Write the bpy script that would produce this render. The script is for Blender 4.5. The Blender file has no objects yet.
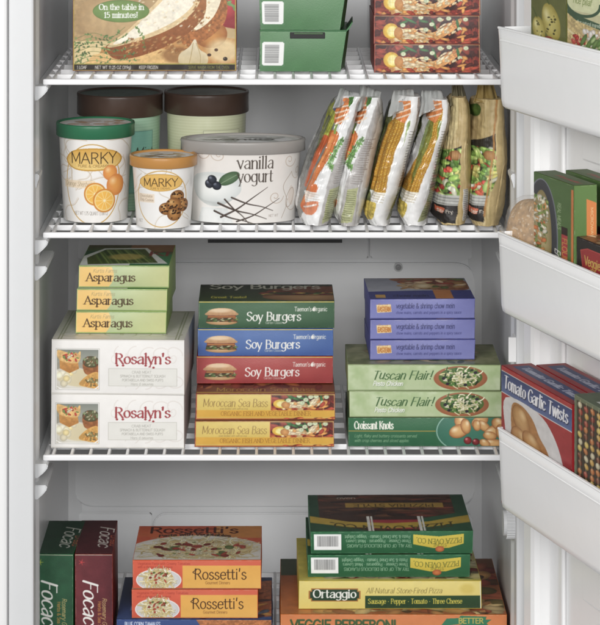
import bpy, bmesh, math, random
import numpy as np
from mathutils import Vector

# ------------------------------------------------------------------ camera, world, lamps, exposure
random.seed(7)
RNG = np.random.default_rng(11)
S = bpy.context.scene
COL = S.collection
PF = 2700.0          # focal length in photograph pixels
VX, HY = 275.0, -230.0   # principal point of the shifted lens (photograph pixels)
CZ = 1.62            # camera height
cam = bpy.data.objects.new('camera', bpy.data.cameras.new('camera'))
COL.objects.link(cam)
cam.location = (0, 0, CZ)
cam.rotation_euler = (math.radians(90), 0, 0)
cam.data.sensor_fit = 'HORIZONTAL'
cam.data.sensor_width = 36
cam.data.lens = PF / 600 * 36
cam.data.shift_x = (300 - VX) / 600
cam.data.shift_y = (HY - 312.5) / 600
cam.data.clip_start = 0.05
cam.data.clip_end = 60
S.camera = cam

world = bpy.data.worlds.new('World')
S.world = world
world.use_nodes = True
bgn = world.node_tree.nodes['Background']
bgn.inputs[0].default_value = (0.96, 0.98, 1.0, 1)
bgn.inputs[1].default_value = 0.22

def lamp(name, loc, target, size, power, col=(1, 1, 1), sy=None):
    d = bpy.data.lights.new(name, 'AREA')
    d.shape = 'RECTANGLE'
    d.size = size
    d.size_y = sy or size
    d.energy = power
    d.color = col
    o = bpy.data.objects.new(name, d)
    COL.objects.link(o)
    o.location = loc
    o.rotation_euler = (Vector(target) - Vector(loc)).to_track_quat('-Z', 'Y').to_euler()
    return o
lamp('key_softbox', (-1.15, 0.5, 1.95), (0.05, 3.6, 0.85), 1.0, 64, (1, 0.99, 0.975))
lamp('front_softbox', (0.35, -0.3, 2.0), (0, 3.6, 0.8), 1.1, 76, (1, 0.994, 0.985), 0.8)

S.view_settings.view_transform = 'Standard'
S.view_settings.look = 'None'
S.view_settings.exposure = 0
S.view_settings.gamma = 1
S.view_settings.use_curve_mapping = False
S.render.engine = 'CYCLES'

# ------------------------------------------------------------------ helpers
def WX(px, Y): return (px - VX) * Y / PF
def WZ(py, Y): return CZ - (py - HY) * Y / PF
def MM(px, Y): return px * Y / PF

def tag(o, label=None, cat=None, group=None, kind=None):
    if label: o['label'] = label
    if cat: o['category'] = cat
    if group: o['group'] = group
    if kind: o['kind'] = kind
    return o

def empty(name, loc=(0, 0, 0), rz=0.0, label=None, cat=None, group=None, ry=0.0):
    o = bpy.data.objects.new(name, None)
    o.empty_display_size = 0.02
    COL.objects.link(o)
    o.location = loc
    o.rotation_euler = (0, ry, rz)
    return tag(o, label, cat, group)

def link(name, me, mat=None, parent=None):
    if mat is not None and not me.materials:
        me.materials.append(mat)
    o = bpy.data.objects.new(name, me)
    COL.objects.link(o)
    if parent is not None: o.parent = parent
    return o

def copy_tree(o, parent=None):
    c = o.copy()
    COL.objects.link(c)
    if parent is not None: c.parent = parent
    for ch in list(o.children):
        copy_tree(ch, c)
    return c

def hexc(c):
    if isinstance(c, str):
        return np.array([int(c[i:i + 2], 16) / 255 for i in (0, 2, 4)])
    return np.array(c, float)

def lin(c):
    c = np.clip(np.asarray(c, float), 0, 1)
    return np.where(c <= 0.04045, c / 12.92, ((c + 0.055) / 1.055) ** 2.4)

_mats = {}
def mat(name, col, rough=0.5, bump=0.0, bscale=200.0, metal=0.0, vary=0.04, vscale=30.0,
        coat=0.0, trans=0.0, alpha=1.0, attr=False, sss=0.0, gain=1.0, ior=1.45):
    """procedural material; col is the material's own sRGB colour (hex), attr=True reads the print"""
    if name in _mats: return _mats[name]
    m = bpy.data.materials.new(name)
    m.use_nodes = True
    nt = m.node_tree
    b = nt.nodes['Principled BSDF']
    b.inputs['Roughness'].default_value = rough
    b.inputs['Metallic'].default_value = metal
    b.inputs['IOR'].default_value = ior
    b.inputs['Coat Weight'].default_value = coat
    b.inputs['Coat Roughness'].default_value = 0.12
    b.inputs['Transmission Weight'].default_value = trans
    b.inputs['Alpha'].default_value = alpha
    tc = nt.nodes.new('ShaderNodeTexCoord')
    if sss:
        b.inputs['Subsurface Weight'].default_value = sss
        b.inputs['Subsurface Radius'].default_value = (0.006, 0.006, 0.006)
    nz = nt.nodes.new('ShaderNodeTexNoise')
    nz.inputs['Scale'].default_value = vscale
    nz.inputs['Detail'].default_value = 5
    nt.links.new(tc.outputs['Object'], nz.inputs['Vector'])
    mr = nt.nodes.new('ShaderNodeMapRange')
    mr.inputs['To Min'].default_value = 1 - vary
    mr.inputs['To Max'].default_value = 1 + vary
    nt.links.new(nz.outputs['Fac'], mr.inputs['Value'])
    hs = nt.nodes.new('ShaderNodeHueSaturation')
    nt.links.new(mr.outputs['Result'], hs.inputs['Value'])
    hs.inputs['Saturation'].default_value = 0.93 if attr else 1.0
    if attr:
        at = nt.nodes.new('ShaderNodeAttribute')
        at.attribute_name = 'Print'
        nt.links.new(at.outputs['Color'], hs.inputs['Color'])
    else:
        c = lin(hexc(col)) * gain
        hs.inputs['Color'].default_value = (*c, 1)
    nt.links.new(hs.outputs['Color'], b.inputs['Base Color'])
    if bump > 0:
        n2 = nt.nodes.new('ShaderNodeTexNoise')
        n2.inputs['Scale'].default_value = bscale
        n2.inputs['Detail'].default_value = 3
        nt.links.new(tc.outputs['Object'], n2.inputs['Vector'])
        bp = nt.nodes.new('ShaderNodeBump')
        bp.inputs['Strength'].default_value = bump
        bp.inputs['Distance'].default_value = 0.002
        nt.links.new(n2.outputs['Fac'], bp.inputs['Height'])
        nt.links.new(bp.outputs['Normal'], b.inputs['Normal'])
    _mats[name] = m
    return m

M_LINER = mat('white_liner_plastic', 'd2d3d4', 0.38, 0.05, 90, vary=0.015)
M_LINER_IN = mat('cold_liner_plastic', 'dadbdc', 0.33, 0.06, 60, vary=0.02)
M_FACE = mat('white_enamel', 'e8e8e8', 0.3, 0.04, 250, vary=0.01)
M_DOOR = mat('white_door_plastic', 'f3f3f3', 0.27, 0.09, 40, vary=0.01)
M_WIRE = mat('white_coated_wire', 'ebebec', 0.35, 0.05, 150, vary=0.02)
M_GASKET = mat('grey_gasket_rubber', 'b9babb', 0.6)
M_SLOT = mat('black_slot', '1c1d1c', 0.6)
M_DARK = mat('dark_slot', '4c4c4d', 0.7)
M_STEEL = mat('screw_steel', '8d8d8d', 0.35, metal=0.8)
M_PRINT = mat('printed_card', 'ffffff', 0.42, 0.06, 500, attr=True, vary=0.02)
M_PRINTG = mat('glossy_printed_card', 'ffffff', 0.28, 0.05, 120, attr=True, vary=0.02, coat=0.25)
M_FILM = mat('printed_film', 'ffffff', 0.24, 0.35, 70, attr=True, vary=0.04, coat=0.4)
M_PAPERBAG = mat('printed_paper_bag', 'ffffff', 0.5, 0.6, 60, attr=True, vary=0.06)

def raw_mesh(name, co, faces_idx, colors=None, smooth=False):
    """co (n,3), faces_idx (m,4) numpy; colors (n,3) linear"""
    me = bpy.data.meshes.new(name)
    n = len(co); m = len(faces_idx)
    me.vertices.add(n)
    me.vertices.foreach_set('co', np.ascontiguousarray(co, np.float32).ravel())
    k = faces_idx.shape[1]
    me.loops.add(m * k)
    me.loops.foreach_set('vertex_index', np.ascontiguousarray(faces_idx, np.int32).ravel())
    me.polygons.add(m)
    me.polygons.foreach_set('loop_start', np.arange(0, m * k, k, dtype=np.int32))
    me.update(calc_edges=True)
    if smooth:
        me.polygons.foreach_set('use_smooth', np.ones(m, bool))
    if colors is not None:
        ca = me.color_attributes.new('Print', 'FLOAT_COLOR', 'POINT')
        c4 = np.ones((n, 4), np.float32)
        c4[:, :3] = colors
        ca.data.foreach_set('color', c4.ravel())
    me.validate()
    return me

def grid_faces(nx, ny, flip=False, closed=False):
    i = np.arange(nx if closed else nx - 1)
    j = np.arange(ny - 1)
    I, J = np.meshgrid(i, j)
    I2 = (I + 1) % nx
    a = J * nx + I; b = J * nx + I2; c = (J + 1) * nx + I2; d = (J + 1) * nx + I
    f = np.stack([a, b, c, d], -1).reshape(-1, 4)
    return f[:, ::-1] if flip else f

def box_bm(bm, x0, x1, y0, y1, z0, z1, bev=0.0, seg=2):
    r = bmesh.ops.create_cube(bm, size=1)
    vs = r['verts']
    for v in vs:
        v.co = Vector(((x0 + x1) / 2 + v.co.x * (x1 - x0), (y0 + y1) / 2 + v.co.y * (y1 - y0), (z0 + z1) / 2 + v.co.z * (z1 - z0)))
    if bev > 0:
        es = list({e for v in vs for e in v.link_edges})
        bmesh.ops.bevel(bm, geom=es, offset=bev, segments=seg, affect='EDGES', profile=0.5)

def bm_mesh(name, bm, smooth=False):
    me = bpy.data.meshes.new(name)
    bm.normal_update()
    bm.to_mesh(me); bm.free()
    if smooth:
        for p in me.polygons: p.use_smooth = True
    return me

def box(name, x0, x1, y0, y1, z0, z1, m, parent=None, bev=0.0, seg=2):
    bm = bmesh.new()
    box_bm(bm, x0, x1, y0, y1, z0, z1, bev, seg)
    return link(name, bm_mesh(name, bm), m, parent)

def rod_bm(bm, p, q, r, seg=8):
    p = Vector(p); q = Vector(q)
    d = (q - p)
    ret = bmesh.ops.create_cone(bm, cap_ends=True, segments=seg, radius1=r, radius2=r, depth=d.length)
    rot = d.to_track_quat('Z', 'Y').to_matrix()
    for v in ret['verts']:
        v.co = rot @ v.co + (p + q) / 2

def prism(name, pts, axis_pts, m, parent=None, bev=0.0):
    """extrude polygon pts (list of 3D) by vector axis_pts"""
    bm = bmesh.new()
    vs = [bm.verts.new(p) for p in pts]
    f = bm.faces.new(vs)
    r = bmesh.ops.extrude_face_region(bm, geom=[f])
    nv = [g for g in r['geom'] if isinstance(g, bmesh.types.BMVert)]
    bmesh.ops.translate(bm, verts=nv, vec=axis_pts)
    bmesh.ops.recalc_face_normals(bm, faces=bm.faces)
    if bev > 0:
        bmesh.ops.bevel(bm, geom=list(bm.edges), offset=bev, segments=2, affect='EDGES')
    return link(name, bm_mesh(name, bm), m, parent)

# ------------------------------------------------------------------ print shop: draws flat package art
G = {
 'a': (4.3, "~.7,4.1 2,5 3.3,4.6 3.6,3.4|3.6,3.6 3.6,0|~3.6,3 1.6,2.6 .4,1.4 1.1,.1 2.3,.2 3.6,1.3"),
 'b': (4.5, ".6,7.5 .6,0|~.6,1.2 1.8,.1 3.4,.5 4,2.5 3.4,4.5 1.9,4.9 .6,3.8"),
 'c': (4.1, "~3.7,4 2.4,5 1,4.4 .4,2.5 1,.6 2.4,0 3.8,1"),
 'd': (4.5, "3.9,7.5 3.9,0|~3.9,3.8 2.6,4.9 1.1,4.5 .4,2.5 1.1,.4 2.6,.1 3.9,1.2"),
 'e': (4.2, ".5,2.8 3.9,2.8|~3.9,2.8 3.6,4.3 2.2,5 .9,4.3 .4,2.5 .9,.6 2.4,0 3.8,1"),
 'f': (2.8, "~3.1,6.9 2.2,7.6 1.2,7 1,5.6|1,6 1,0|0,4.9 2.5,4.9"),
 'g': (4.5, "~3.9,3.8 2.6,4.9 1.1,4.5 .4,2.5 1.1,.6 2.6,.3 3.9,1.3|~3.9,5 3.9,0 3.6,-1.6 2.2,-2.4 .7,-1.8"),
 'h': (4.4, ".6,7.5 .6,0|~.6,3.6 1.9,4.9 3.2,4.7 3.7,3.4 3.7,2|3.7,2.5 3.7,0"),
 'i': (1.8, ".8,5 .8,0|.8,6.7 .8,7"),
 'j': (2.0, "~1.1,5 1.1,0 .9,-1.8 -.2,-2.3|1.1,6.7 1.1,7"),
 'k': (4.1, ".6,7.5 .6,0|3.6,5 .7,2.2|1.6,3 3.9,0"),
 'l': (1.8, ".8,7.5 .8,0"),
 'm': (6.4, ".6,5 .6,0|~.6,3.6 1.6,4.9 2.7,4.7 3.1,3.4 3.1,2|3.1,2.5 3.1,0|~3.1,3.6 4.1,4.9 5.2,4.7 5.6,3.4 5.6,2|5.6,2.5 5.6,0"),
 'n': (4.4, ".6,5 .6,0|~.6,3.6 1.9,4.9 3.2,4.7 3.7,3.4 3.7,2|3.7,2.5 3.7,0"),
 'o': (4.4, "~2.2,5 .9,4.3 .4,2.5 .9,.7 2.2,0 3.5,.7 4,2.5 3.5,4.3 2.2,5"),
 'p': (4.5, ".6,5 .6,-2.4|~.6,1.2 1.8,.1 3.4,.5 4,2.5 3.4,4.5 1.9,4.9 .6,3.8"),
 'q': (4.5, "3.9,5 3.9,-2.4|~3.9,3.8 2.6,4.9 1.1,4.5 .4,2.5 1.1,.4 2.6,.1 3.9,1.2"),
 'r': (3.0, ".6,5 .6,0|~.6,3.4 1.5,4.7 2.7,4.8"),
 's': (3.6, "~3,4.2 1.9,5 .7,4.4 .8,3.1 2.6,2.2 3.2,1.2 2.3,0 1.2,0 .3,.9"),
 't': (2.9, "1.1,6.6 1.1,1|~1.1,1.2 1.5,.1 2.8,.4|0,4.9 2.6,4.9"),
 'u': (4.4, "~.6,5 .6,1.6 1.2,.2 2.4,.1 3.7,1.4|3.7,5 3.7,0"),
 'v': (4.0, ".2,5 2,0 3.8,5"), 'w': (6.0, ".2,5 1.6,0 3,5 4.4,0 5.8,5"),
 'x': (4.0, ".3,5 3.7,0|3.7,5 .3,0"), 'y': (4.0, ".2,5 2.1,0|3.9,5 1.2,-2.4"),
 'z': (3.8, ".4,5 3.4,5 .4,0 3.5,0"),
 'A': (5.5, ".1,0 2.7,7.3 5.3,0|1.1,2.6 4.3,2.6"),
 'B': (5.0, ".7,7.3 .7,0|~.7,7.2 3,7.2 4.2,5.8 3.2,4.1 .7,3.9|~.7,3.9 3.5,3.9 4.6,2 3.4,.1 .7,0"),
 'C': (5.6, "~5.1,6 3.4,7.4 1.4,6.6 .4,3.7 1.4,.7 3.4,0 5.2,1.3"),
 'D': (5.8, ".7,7.3 .7,0|~.7,7.3 3.3,7.1 5.2,5.2 5.2,2.1 3.3,.2 .7,0"),
 'E': (4.7, ".7,7.3 .7,0|.7,7.3 4.3,7.3|.7,3.8 3.7,3.8|.7,0 4.4,0"),
 'F': (4.5, ".7,7.3 .7,0|.7,7.3 4.3,7.3|.7,3.8 3.6,3.8"),
 'G': (5.9, "~5.1,6.1 3.4,7.4 1.4,6.6 .4,3.7 1.4,.7 3.4,0 5.2,1|5.2,3.3 5.2,.8|3.4,3.3 5.3,3.3"),
 'H': (5.7, ".7,7.3 .7,0|5,7.3 5,0|.7,3.8 5,3.8"),
 'I': (2.0, ".9,7.3 .9,0"), 'J': (3.6, "~2.8,7.3 2.8,1.6 2,.1 .3,.6"),
 'K': (5.2, ".7,7.3 .7,0|4.7,7.3 .8,3.2|1.9,4.2 5,0"),
 'L': (4.4, ".7,7.3 .7,0|.7,0 4.2,0"),
 'M': (6.8, ".7,0 .7,7.3 3.4,1.2 6.1,7.3 6.1,0"),
 'N': (5.8, ".7,0 .7,7.3 5.1,0 5.1,7.3"),
 'O': (6.3, "~3.1,7.4 1.2,6.5 .4,3.7 1.2,.9 3.1,0 5,.9 5.8,3.7 5,6.5 3.1,7.4"),
 'P': (4.8, ".7,7.3 .7,0|~.7,7.2 3.2,7.1 4.4,5.4 3.2,3.6 .7,3.5"),
 'Q': (6.3, "~3.1,7.4 1.2,6.5 .4,3.7 1.2,.9 3.1,0 5,.9 5.8,3.7 5,6.5 3.1,7.4|3.8,1.6 5.8,-.8"),
 'R': (5.2, ".7,7.3 .7,0|~.7,7.2 3.2,7.1 4.3,5.5 3.2,3.9 .7,3.7|2.4,3.7 4.9,0"),
 'S': (4.7, "~4.1,6.3 2.7,7.4 .9,6.7 .8,4.9 3.4,3.4 4.2,1.8 3,0 1.5,0 .3,1.2"),
 'T': (5.2, "2.6,7.3 2.6,0|.2,7.3 5,7.3"),
 'U': (5.7, "~.7,7.3 .7,2 1.8,.1 3.9,.1 5,2 5,7.3"),
 'V': (5.2, ".1,7.3 2.6,0 5.1,7.3"), 'W': (7.6, ".1,7.3 2,0 3.8,7 5.6,0 7.4,7.3"),
 'X': (5.2, ".2,7.3 5,0|5,7.3 .2,0"), 'Y': (5.2, ".1,7.3 2.6,3.6 5.1,7.3|2.6,3.6 2.6,0"),
 'Z': (4.8, ".4,7.3 4.4,7.3 .3,0 4.5,0"),
 '0': (4.4, "~2.2,7.3 .8,6.2 .4,3.7 .8,1.1 2.2,0 3.6,1.1 4,3.7 3.6,6.2 2.2,7.3"),
 '1': (3.0, ".6,6 1.7,7.3 1.7,0"), '2': (4.2, "~.4,5.8 1.6,7.3 3.4,6.7 3.5,4.9 .4,0|.4,0 3.9,0"),
 '3': (4.2, "~.5,6.5 2,7.3 3.6,6.2 3,4.4 1.7,3.9|~1.7,3.9 3.7,3 3.6,1 2,0 .4,.8"),
 '4': (4.4, "3,0 3,7.3 .3,2.4 4.1,2.4"), '5': (4.2, "3.6,7.3 .9,7.3 .7,4.2|~.7,4.2 2.5,4.7 3.8,2.6 2.7,.2 .4,.6"),
 '6': (4.3, "~3.4,7 1.3,5.6 .4,2.6 1.2,.3 3,.2 3.9,2.2 2.8,4.1 .6,3"), '9': (4.3, "~.9,.3 3,1.7 3.9,4.7 3.1,7 1.3,7.1 .4,5.1 1.5,3.2 3.7,4.3"),
 '7': (4.0, ".3,7.3 3.8,7.3 1.4,0"), '8': (4.3, "~2.2,7.3 .8,6.3 .8,4.8 2.2,4 3.9,2.6 3.3,.4 1.1,.3 .5,2.4 2.2,4 3.6,5 3.5,6.5 2.2,7.3"),
 '.': (1.6, ".7,0 .7,.2"), ',': (1.6, ".8,.2 .3,-1.1"), "'": (1.7, ".8,7.5 .6,5.6"), '!': (1.9, ".9,7.3 .9,2.1|.9,.2 .9,.3"),
 '-': (2.6, ".4,2.7 2.2,2.7"), '&': (5.6, "~5,0 2.2,3.6 1.2,5.9 2.3,7.2 3.3,6 2.2,4.2 .6,2.6 .8,.6 2.4,0 4,1 4.8,3"),
 '(': (2.2, "~1.7,7.8 .6,5.5 .6,1 1.7,-1.2"), ')': (2.2, "~.4,7.8 1.5,5.5 1.5,1 .4,-1.2"),
 '*': (2.6, "1.2,3 1.2,3.2"), ' ': (2.6, ""), '/': (3, ".2,-.5 2.6,7.8"), ':': (1.6, ".7,.2 .7,.3|.7,4 .7,4.1"),
}
def smooth_pts(p, n=6):
    p = np.array(p, float)
    q = np.vstack([2 * p[0] - p[1], p, 2 * p[-1] - p[-2]])
    if np.allclose(p[0], p[-1]):
        q[0] = p[-2]; q[-1] = p[1]
    out = []
    for i in range(1, len(q) - 2):
        for t in np.linspace(0, 1, n, endpoint=False):
            a, b, c, d = q[i - 1], q[i], q[i + 1], q[i + 2]
            out.append(0.5 * ((2 * b) + (c - a) * t + (2 * a - 5 * b + 4 * c - d) * t * t + (3 * b - a - 3 * c + d) * t ** 3))
    out.append(p[-1])
    return np.array(out)
_gl = {}
def glyph(ch):
    if ch not in _gl:
        w, s = G.get(ch, G[' '])
        st = []
        for part in s.split('|'):
            if not part: continue
            sm = part.startswith('~')
            pts = [tuple(float(v) for v in q.split(',')) for q in part.lstrip('~').split()]
            st.append((sm, smooth_pts(pts, 4) if sm else np.array(pts)))
        _gl[ch] = (w, st)
    return _gl[ch]

def vnoise(h, w, cell, oct=3, rng=RNG):
    out = np.zeros((h, w)); amp = 1; tot = 0
    for o in range(oct):
        c = max(cell / 2 ** o, 1.0)
        gh, gw = int(h / c) + 2, int(w / c) + 2
        g = rng.random((gh, gw))
        y = np.arange(h) / c; x = np.arange(w) / c
        yi = y.astype(int); xi = x.astype(int)
        fy = (y - yi)[:, None]; fx = (x - xi)[None]
        fy = fy * fy * (3 - 2 * fy); fx = fx * fx * (3 - 2 * fx)
        a = g[yi][:, xi]; b = g[yi][:, xi + 1]; c2 = g[yi + 1][:, xi]; d = g[yi + 1][:, xi + 1]
        out += amp * ((a * (1 - fx) + b * fx) * (1 - fy) + (c2 * (1 - fx) + d * fx) * fy)
        tot += amp; amp *= 0.5
    return out / tot

def mixc(a, b, t): return hexc(a) * (1 - t) + hexc(b) * t

class Art:
    """a little painter: units are photograph pixels, origin top left"""
    def __init__(s, w, h, bg='ffffff', q=4.0):
        s.w, s.h, s.q = w, h, q
        s.W, s.H = max(2, int(round(w * q))), max(2, int(round(h * q)))
        s.a = np.ones((s.H, s.W, 3)) * hexc(bg)
        s.clip = None
    def _bb(s, x0, y0, x1, y1):
        q = s.q
        i0, i1 = max(0, int(math.floor(x0 * q)) - 1), min(s.W, int(math.ceil(x1 * q)) + 2)
        j0, j1 = max(0, int(math.floor(y0 * q)) - 1), min(s.H, int(math.ceil(y1 * q)) + 2)
        if i1 <= i0 or j1 <= j0: return None
        X = (np.arange(i0, i1) + 0.5)[None] / q
        Y = (np.arange(j0, j1) + 0.5)[:, None] / q
        return i0, i1, j0, j1, X, Y
    def _put(s, b, m, col):
        i0, i1, j0, j1 = b[:4]
        if s.clip is not None: m = m * s.clip[j0:j1, i0:i1]
        m = m[..., None]
        s.a[j0:j1, i0:i1] = s.a[j0:j1, i0:i1] * (1 - m) + col * m
    def ell(s, cx, cy, rx, ry, col, ang=0, alpha=1.0, edge=None, soft=0.0, hl=None, pw=1.0):
        R = max(rx, ry) * (1 + soft)
        b = s._bb(cx - R, cy - R, cx + R, cy + R)
        if b is None: return s
        X, Y = b[4] - cx, b[5] - cy
        c, n = math.cos(math.radians(ang)), math.sin(math.radians(ang))
        u = (X * c + Y * n) / rx; v = (-X * n + Y * c) / ry
        d = np.sqrt(u * u + v * v)
        aa = 1 / (s.q * min(rx, ry)) + soft
        m = np.clip((1 - d) / aa + 0.5, 0, 1) * alpha
        C = hexc(col)[None, None] * np.ones(d.shape)[..., None]
        if edge is not None:
            t = np.clip(d, 0, 1)[..., None] ** (2 * pw)
            C = C * (1 - t) + hexc(edge) * t
        if hl is not None:
            t = np.clip(1 - np.sqrt((u + .35) ** 2 + (v + .4) ** 2) / .5, 0, 1)[..., None]
            C = C * (1 - t) + hexc(hl) * t
        s._put(b, m, C)
        return s
    def ring(s, cx, cy, rx, ry, col, w=1.0, ang=0, a0=0, a1=360):
        t = np.radians(np.linspace(a0, a1, 50))
        c, n = math.cos(math.radians(ang)), math.sin(math.radians(ang))
        x = rx * np.cos(t); y = ry * np.sin(t)
        return s.line(np.stack([cx + x * c - y * n, cy + x * n + y * c], -1), w, col)
    def rect(s, x0, y0, x1, y1, col, alpha=1.0, col2=None, vert=True):
        b = s._bb(x0, y0, x1, y1)
        if b is None: return s
        X, Y = b[4], b[5]
        m = np.clip((X - x0) * s.q + .5, 0, 1) * np.clip((x1 - X) * s.q + .5, 0, 1) * np.clip((Y - y0) * s.q + .5, 0, 1) * np.clip((y1 - Y) * s.q + .5, 0, 1)
        C = hexc(col)
        if col2 is not None:
            t = np.clip(((Y - y0) / (y1 - y0)) if vert else ((X - x0) / (x1 - x0)), 0, 1) * np.ones(m.shape)
            C = hexc(col) * (1 - t[..., None]) + hexc(col2) * t[..., None]
        s._put(b, m * alpha, C)
        return s
    def polymask(s, pts, b):
        X, Y = b[4] + 0 * b[5], b[5] + 0 * b[4]
        ins = np.zeros(X.shape, bool)
        n = len(pts)
        for i in range(n):
            x0, y0 = pts[i]; x1, y1 = pts[(i + 1) % n]
            if y0 == y1: continue
            c = (y0 > Y) != (y1 > Y)
            ins ^= c & (X < (x1 - x0) * (Y - y0) / (y1 - y0) + x0)
        return ins.astype(float)
    def poly(s, pts, col, alpha=1.0, sm=False, col2=None, noise=0.0, ncell=8, vert=True):
        p = smooth_pts(list(pts) + [pts[0]], 5)[:-1] if sm else np.array(pts, float)
        b = s._bb(p[:, 0].min(), p[:, 1].min(), p[:, 0].max(), p[:, 1].max())
        if b is None: return s
        m = s.polymask(p, b)
        C = hexc(col) * np.ones(m.shape)[..., None]
        if col2 is not None:
            t = (b[5] - p[:, 1].min()) / (np.ptp(p[:, 1]) + 1e-6) if vert else (b[4] - p[:, 0].min()) / (np.ptp(p[:, 0]) + 1e-6)
            t = np.clip(t, 0, 1) * np.ones(m.shape)
            C = C * (1 - t[..., None]) + hexc(col2) * t[..., None]
        if noise:
            C = C * (1 + noise * (vnoise(m.shape[0], m.shape[1], ncell) - .5) * 2)[..., None]
        s._put(b, m * alpha, C)
        return s
    def setclip(s, pts=None, sm=False):
        if pts is None: s.clip = None; return s
        p = smooth_pts(list(pts) + [pts[0]], 5)[:-1] if sm else np.array(pts, float)
        b = s._bb(0, 0, s.w, s.h)
        s.clip = np.zeros((s.H, s.W)); 
        s.clip[b[2]:b[3], b[0]:b[1]] = s.polymask(p, b)
        return s
    def clipell(s, cx, cy, rx, ry, ang=0):
        t = np.radians(np.arange(0, 360, 9)); c, n = math.cos(math.radians(ang)), math.sin(math.radians(ang))
        return s.setclip(np.stack([cx + rx * np.cos(t) * c - ry * np.sin(t) * n, cy + rx * np.cos(t) * n + ry * np.sin(t) * c], -1))
    def line(s, pts, w, col, alpha=1.0, sm=False, w1=None):
        p = smooth_pts(pts, 5) if sm else np.array(pts, float)
        n = len(p)
        ws = np.full(n, w / 2.0) if w1 is None else np.linspace(w, w1, n) / 2
        return s._segs([(p[i], p[i + 1], ws[i], ws[i + 1]) for i in range(n - 1)], col, alpha)
    def _segs(s, segs, col, alpha=1.0):
        if not segs: return s
        r = max(max(g[2], g[3]) for g in segs) + 1.2
        xs = [g[0][0] for g in segs] + [g[1][0] for g in segs]; ys = [g[0][1] for g in segs] + [g[1][1] for g in segs]
        b = s._bb(min(xs) - r, min(ys) - r, max(xs) + r, max(ys) + r)
        if b is None: return s
        i0, i1, j0, j1, X, Y = b
        m = np.zeros((j1 - j0, i1 - i0))
        for p, q, r0, r1 in segs:
            rr = max(r0, r1) + .6
            c = s._bb(min(p[0], q[0]) - rr, min(p[1], q[1]) - rr, max(p[0], q[0]) + rr, max(p[1], q[1]) + rr)
            if c is None: continue
            dx, dy = q[0] - p[0], q[1] - p[1]
            L = dx * dx + dy * dy
            t = np.clip(((c[4] - p[0]) * dx + (c[5] - p[1]) * dy) / L, 0, 1) if L > 1e-9 else np.zeros((c[3] - c[2], c[1] - c[0]))
            d = np.hypot(c[4] - p[0] - t * dx, c[5] - p[1] - t * dy)
            cov = np.clip((r0 + (r1 - r0) * t - d) * s.q + .5, 0, 1)
            sl = m[c[2] - j0:c[3] - j0, c[0] - i0:c[1] - i0]
            np.maximum(sl, cov, out=sl)
        s._put(b, m * alpha, hexc(col))
        return s
    def text(s, txt, x0, base, size, col, x1=None, w=0.75, con=1.0, serif=False, slant=0.0, track=0.3, ang=0, alpha=1.0, arc=0.0, shadow=None, mirror=False, jit=0.0):
        if not txt: return s
        sc = size / 7.3
        adv = [glyph(c)[0] + track for c in txt]
        tot = sum(adv) * sc
        xs = (x1 - x0) / tot if x1 is not None else 1.0
        W = tot * xs
        ca, sa = math.cos(math.radians(ang)), math.sin(math.radians(ang))
        def run(col, ox, oy, alpha):
            x = 0.0
            for ch, ad in zip(txt, adv):
                segs = []
                jy = random.uniform(-jit, jit)
                for sm, P in glyph(ch)[1]:
                    parts = [P]
                    if serif and not sm:
                        for e, f in ((0, 1), (-1, -2)):
                            ex, ey = P[e]; dx, dy = P[f] - P[e]
                            if abs(dy) > abs(dx) * 0.9 and min(abs(ey - v) for v in (0, 5, 7.3, 7.5, -2.4)) < .15:
                                lw = 1.0 if serif is True else serif * 1.5
                                if ey > 1 and ey in (5, 7.5): parts.append(np.array([[ex - lw * 1.2, ey - .25], [ex, ey]]))
                                else: parts.append(np.array([[ex - lw, ey], [ex + lw, ey]]))
                    for Q in parts:
                        X = (x + (Q[:, 0] + Q[:, 1] * slant) * sc) * xs
                        Yv = -Q[:, 1] * sc + jy
                        if arc:
                            Yv = Yv + arc * (1 - ((X / W) * 2 - 1) ** 2)
                        if mirror: X = W - X
                        gx = x0 + ox + X * ca - Yv * sa; gy = base + oy + X * sa + Yv * ca
                        for i in range(len(Q) - 1):
                            dx, dy = Q[i + 1] - Q[i]
                            L = math.hypot(dx, dy) + 1e-6
                            k = abs(dy) / L
                            if dx * dy > 0 and abs(dx) > .3 * abs(dy): k *= .45
                            r = w * sc / 2 * (con + (1 - con) * k) * (1.15 if not Q is P and con < 1 else 1)
                            segs.append(((gx[i], gy[i]), (gx[i + 1], gy[i + 1]), r, r))
                s._segs(segs, col, alpha)
                x += ad * sc
        if shadow: run(shadow, size * .05, size * .07, alpha)
        run(col, 0, 0, alpha)
        return s
    def noise(s, amt=.06, cell=6, col=None):
        n = vnoise(s.H, s.W, cell * s.q)
        k = (n - .5) * 2 * amt
        if s.clip is not None: k = k * s.clip
        if col is None: s.a = s.a * (1 + k[..., None])
        else:
            t = np.clip((n - .5) * 3 + .2, 0, 1) * amt
            if s.clip is not None: t = t * s.clip
            s.a = s.a * (1 - t[..., None]) + hexc(col) * t[..., None]
        return s
    def scat(s, x0, y0, x1, y1, n, rx, ry, pal, ang=(0, 180), shade=.75, alpha=1, hl=False, seed=1):
        R = random.Random(seed)
        for i in range(n):
            c = hexc(R.choice(pal)) * R.uniform(.88, 1.1)
            s.ell(R.uniform(x0, x1), R.uniform(y0, y1), R.uniform(*rx), R.uniform(*ry), np.clip(c * 1.05, 0, 1), R.uniform(*ang), alpha, np.clip(c * shade, 0, 1), hl=np.clip(c * 1.3 + .1, 0, 1) if hl else None)
        return s
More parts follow.
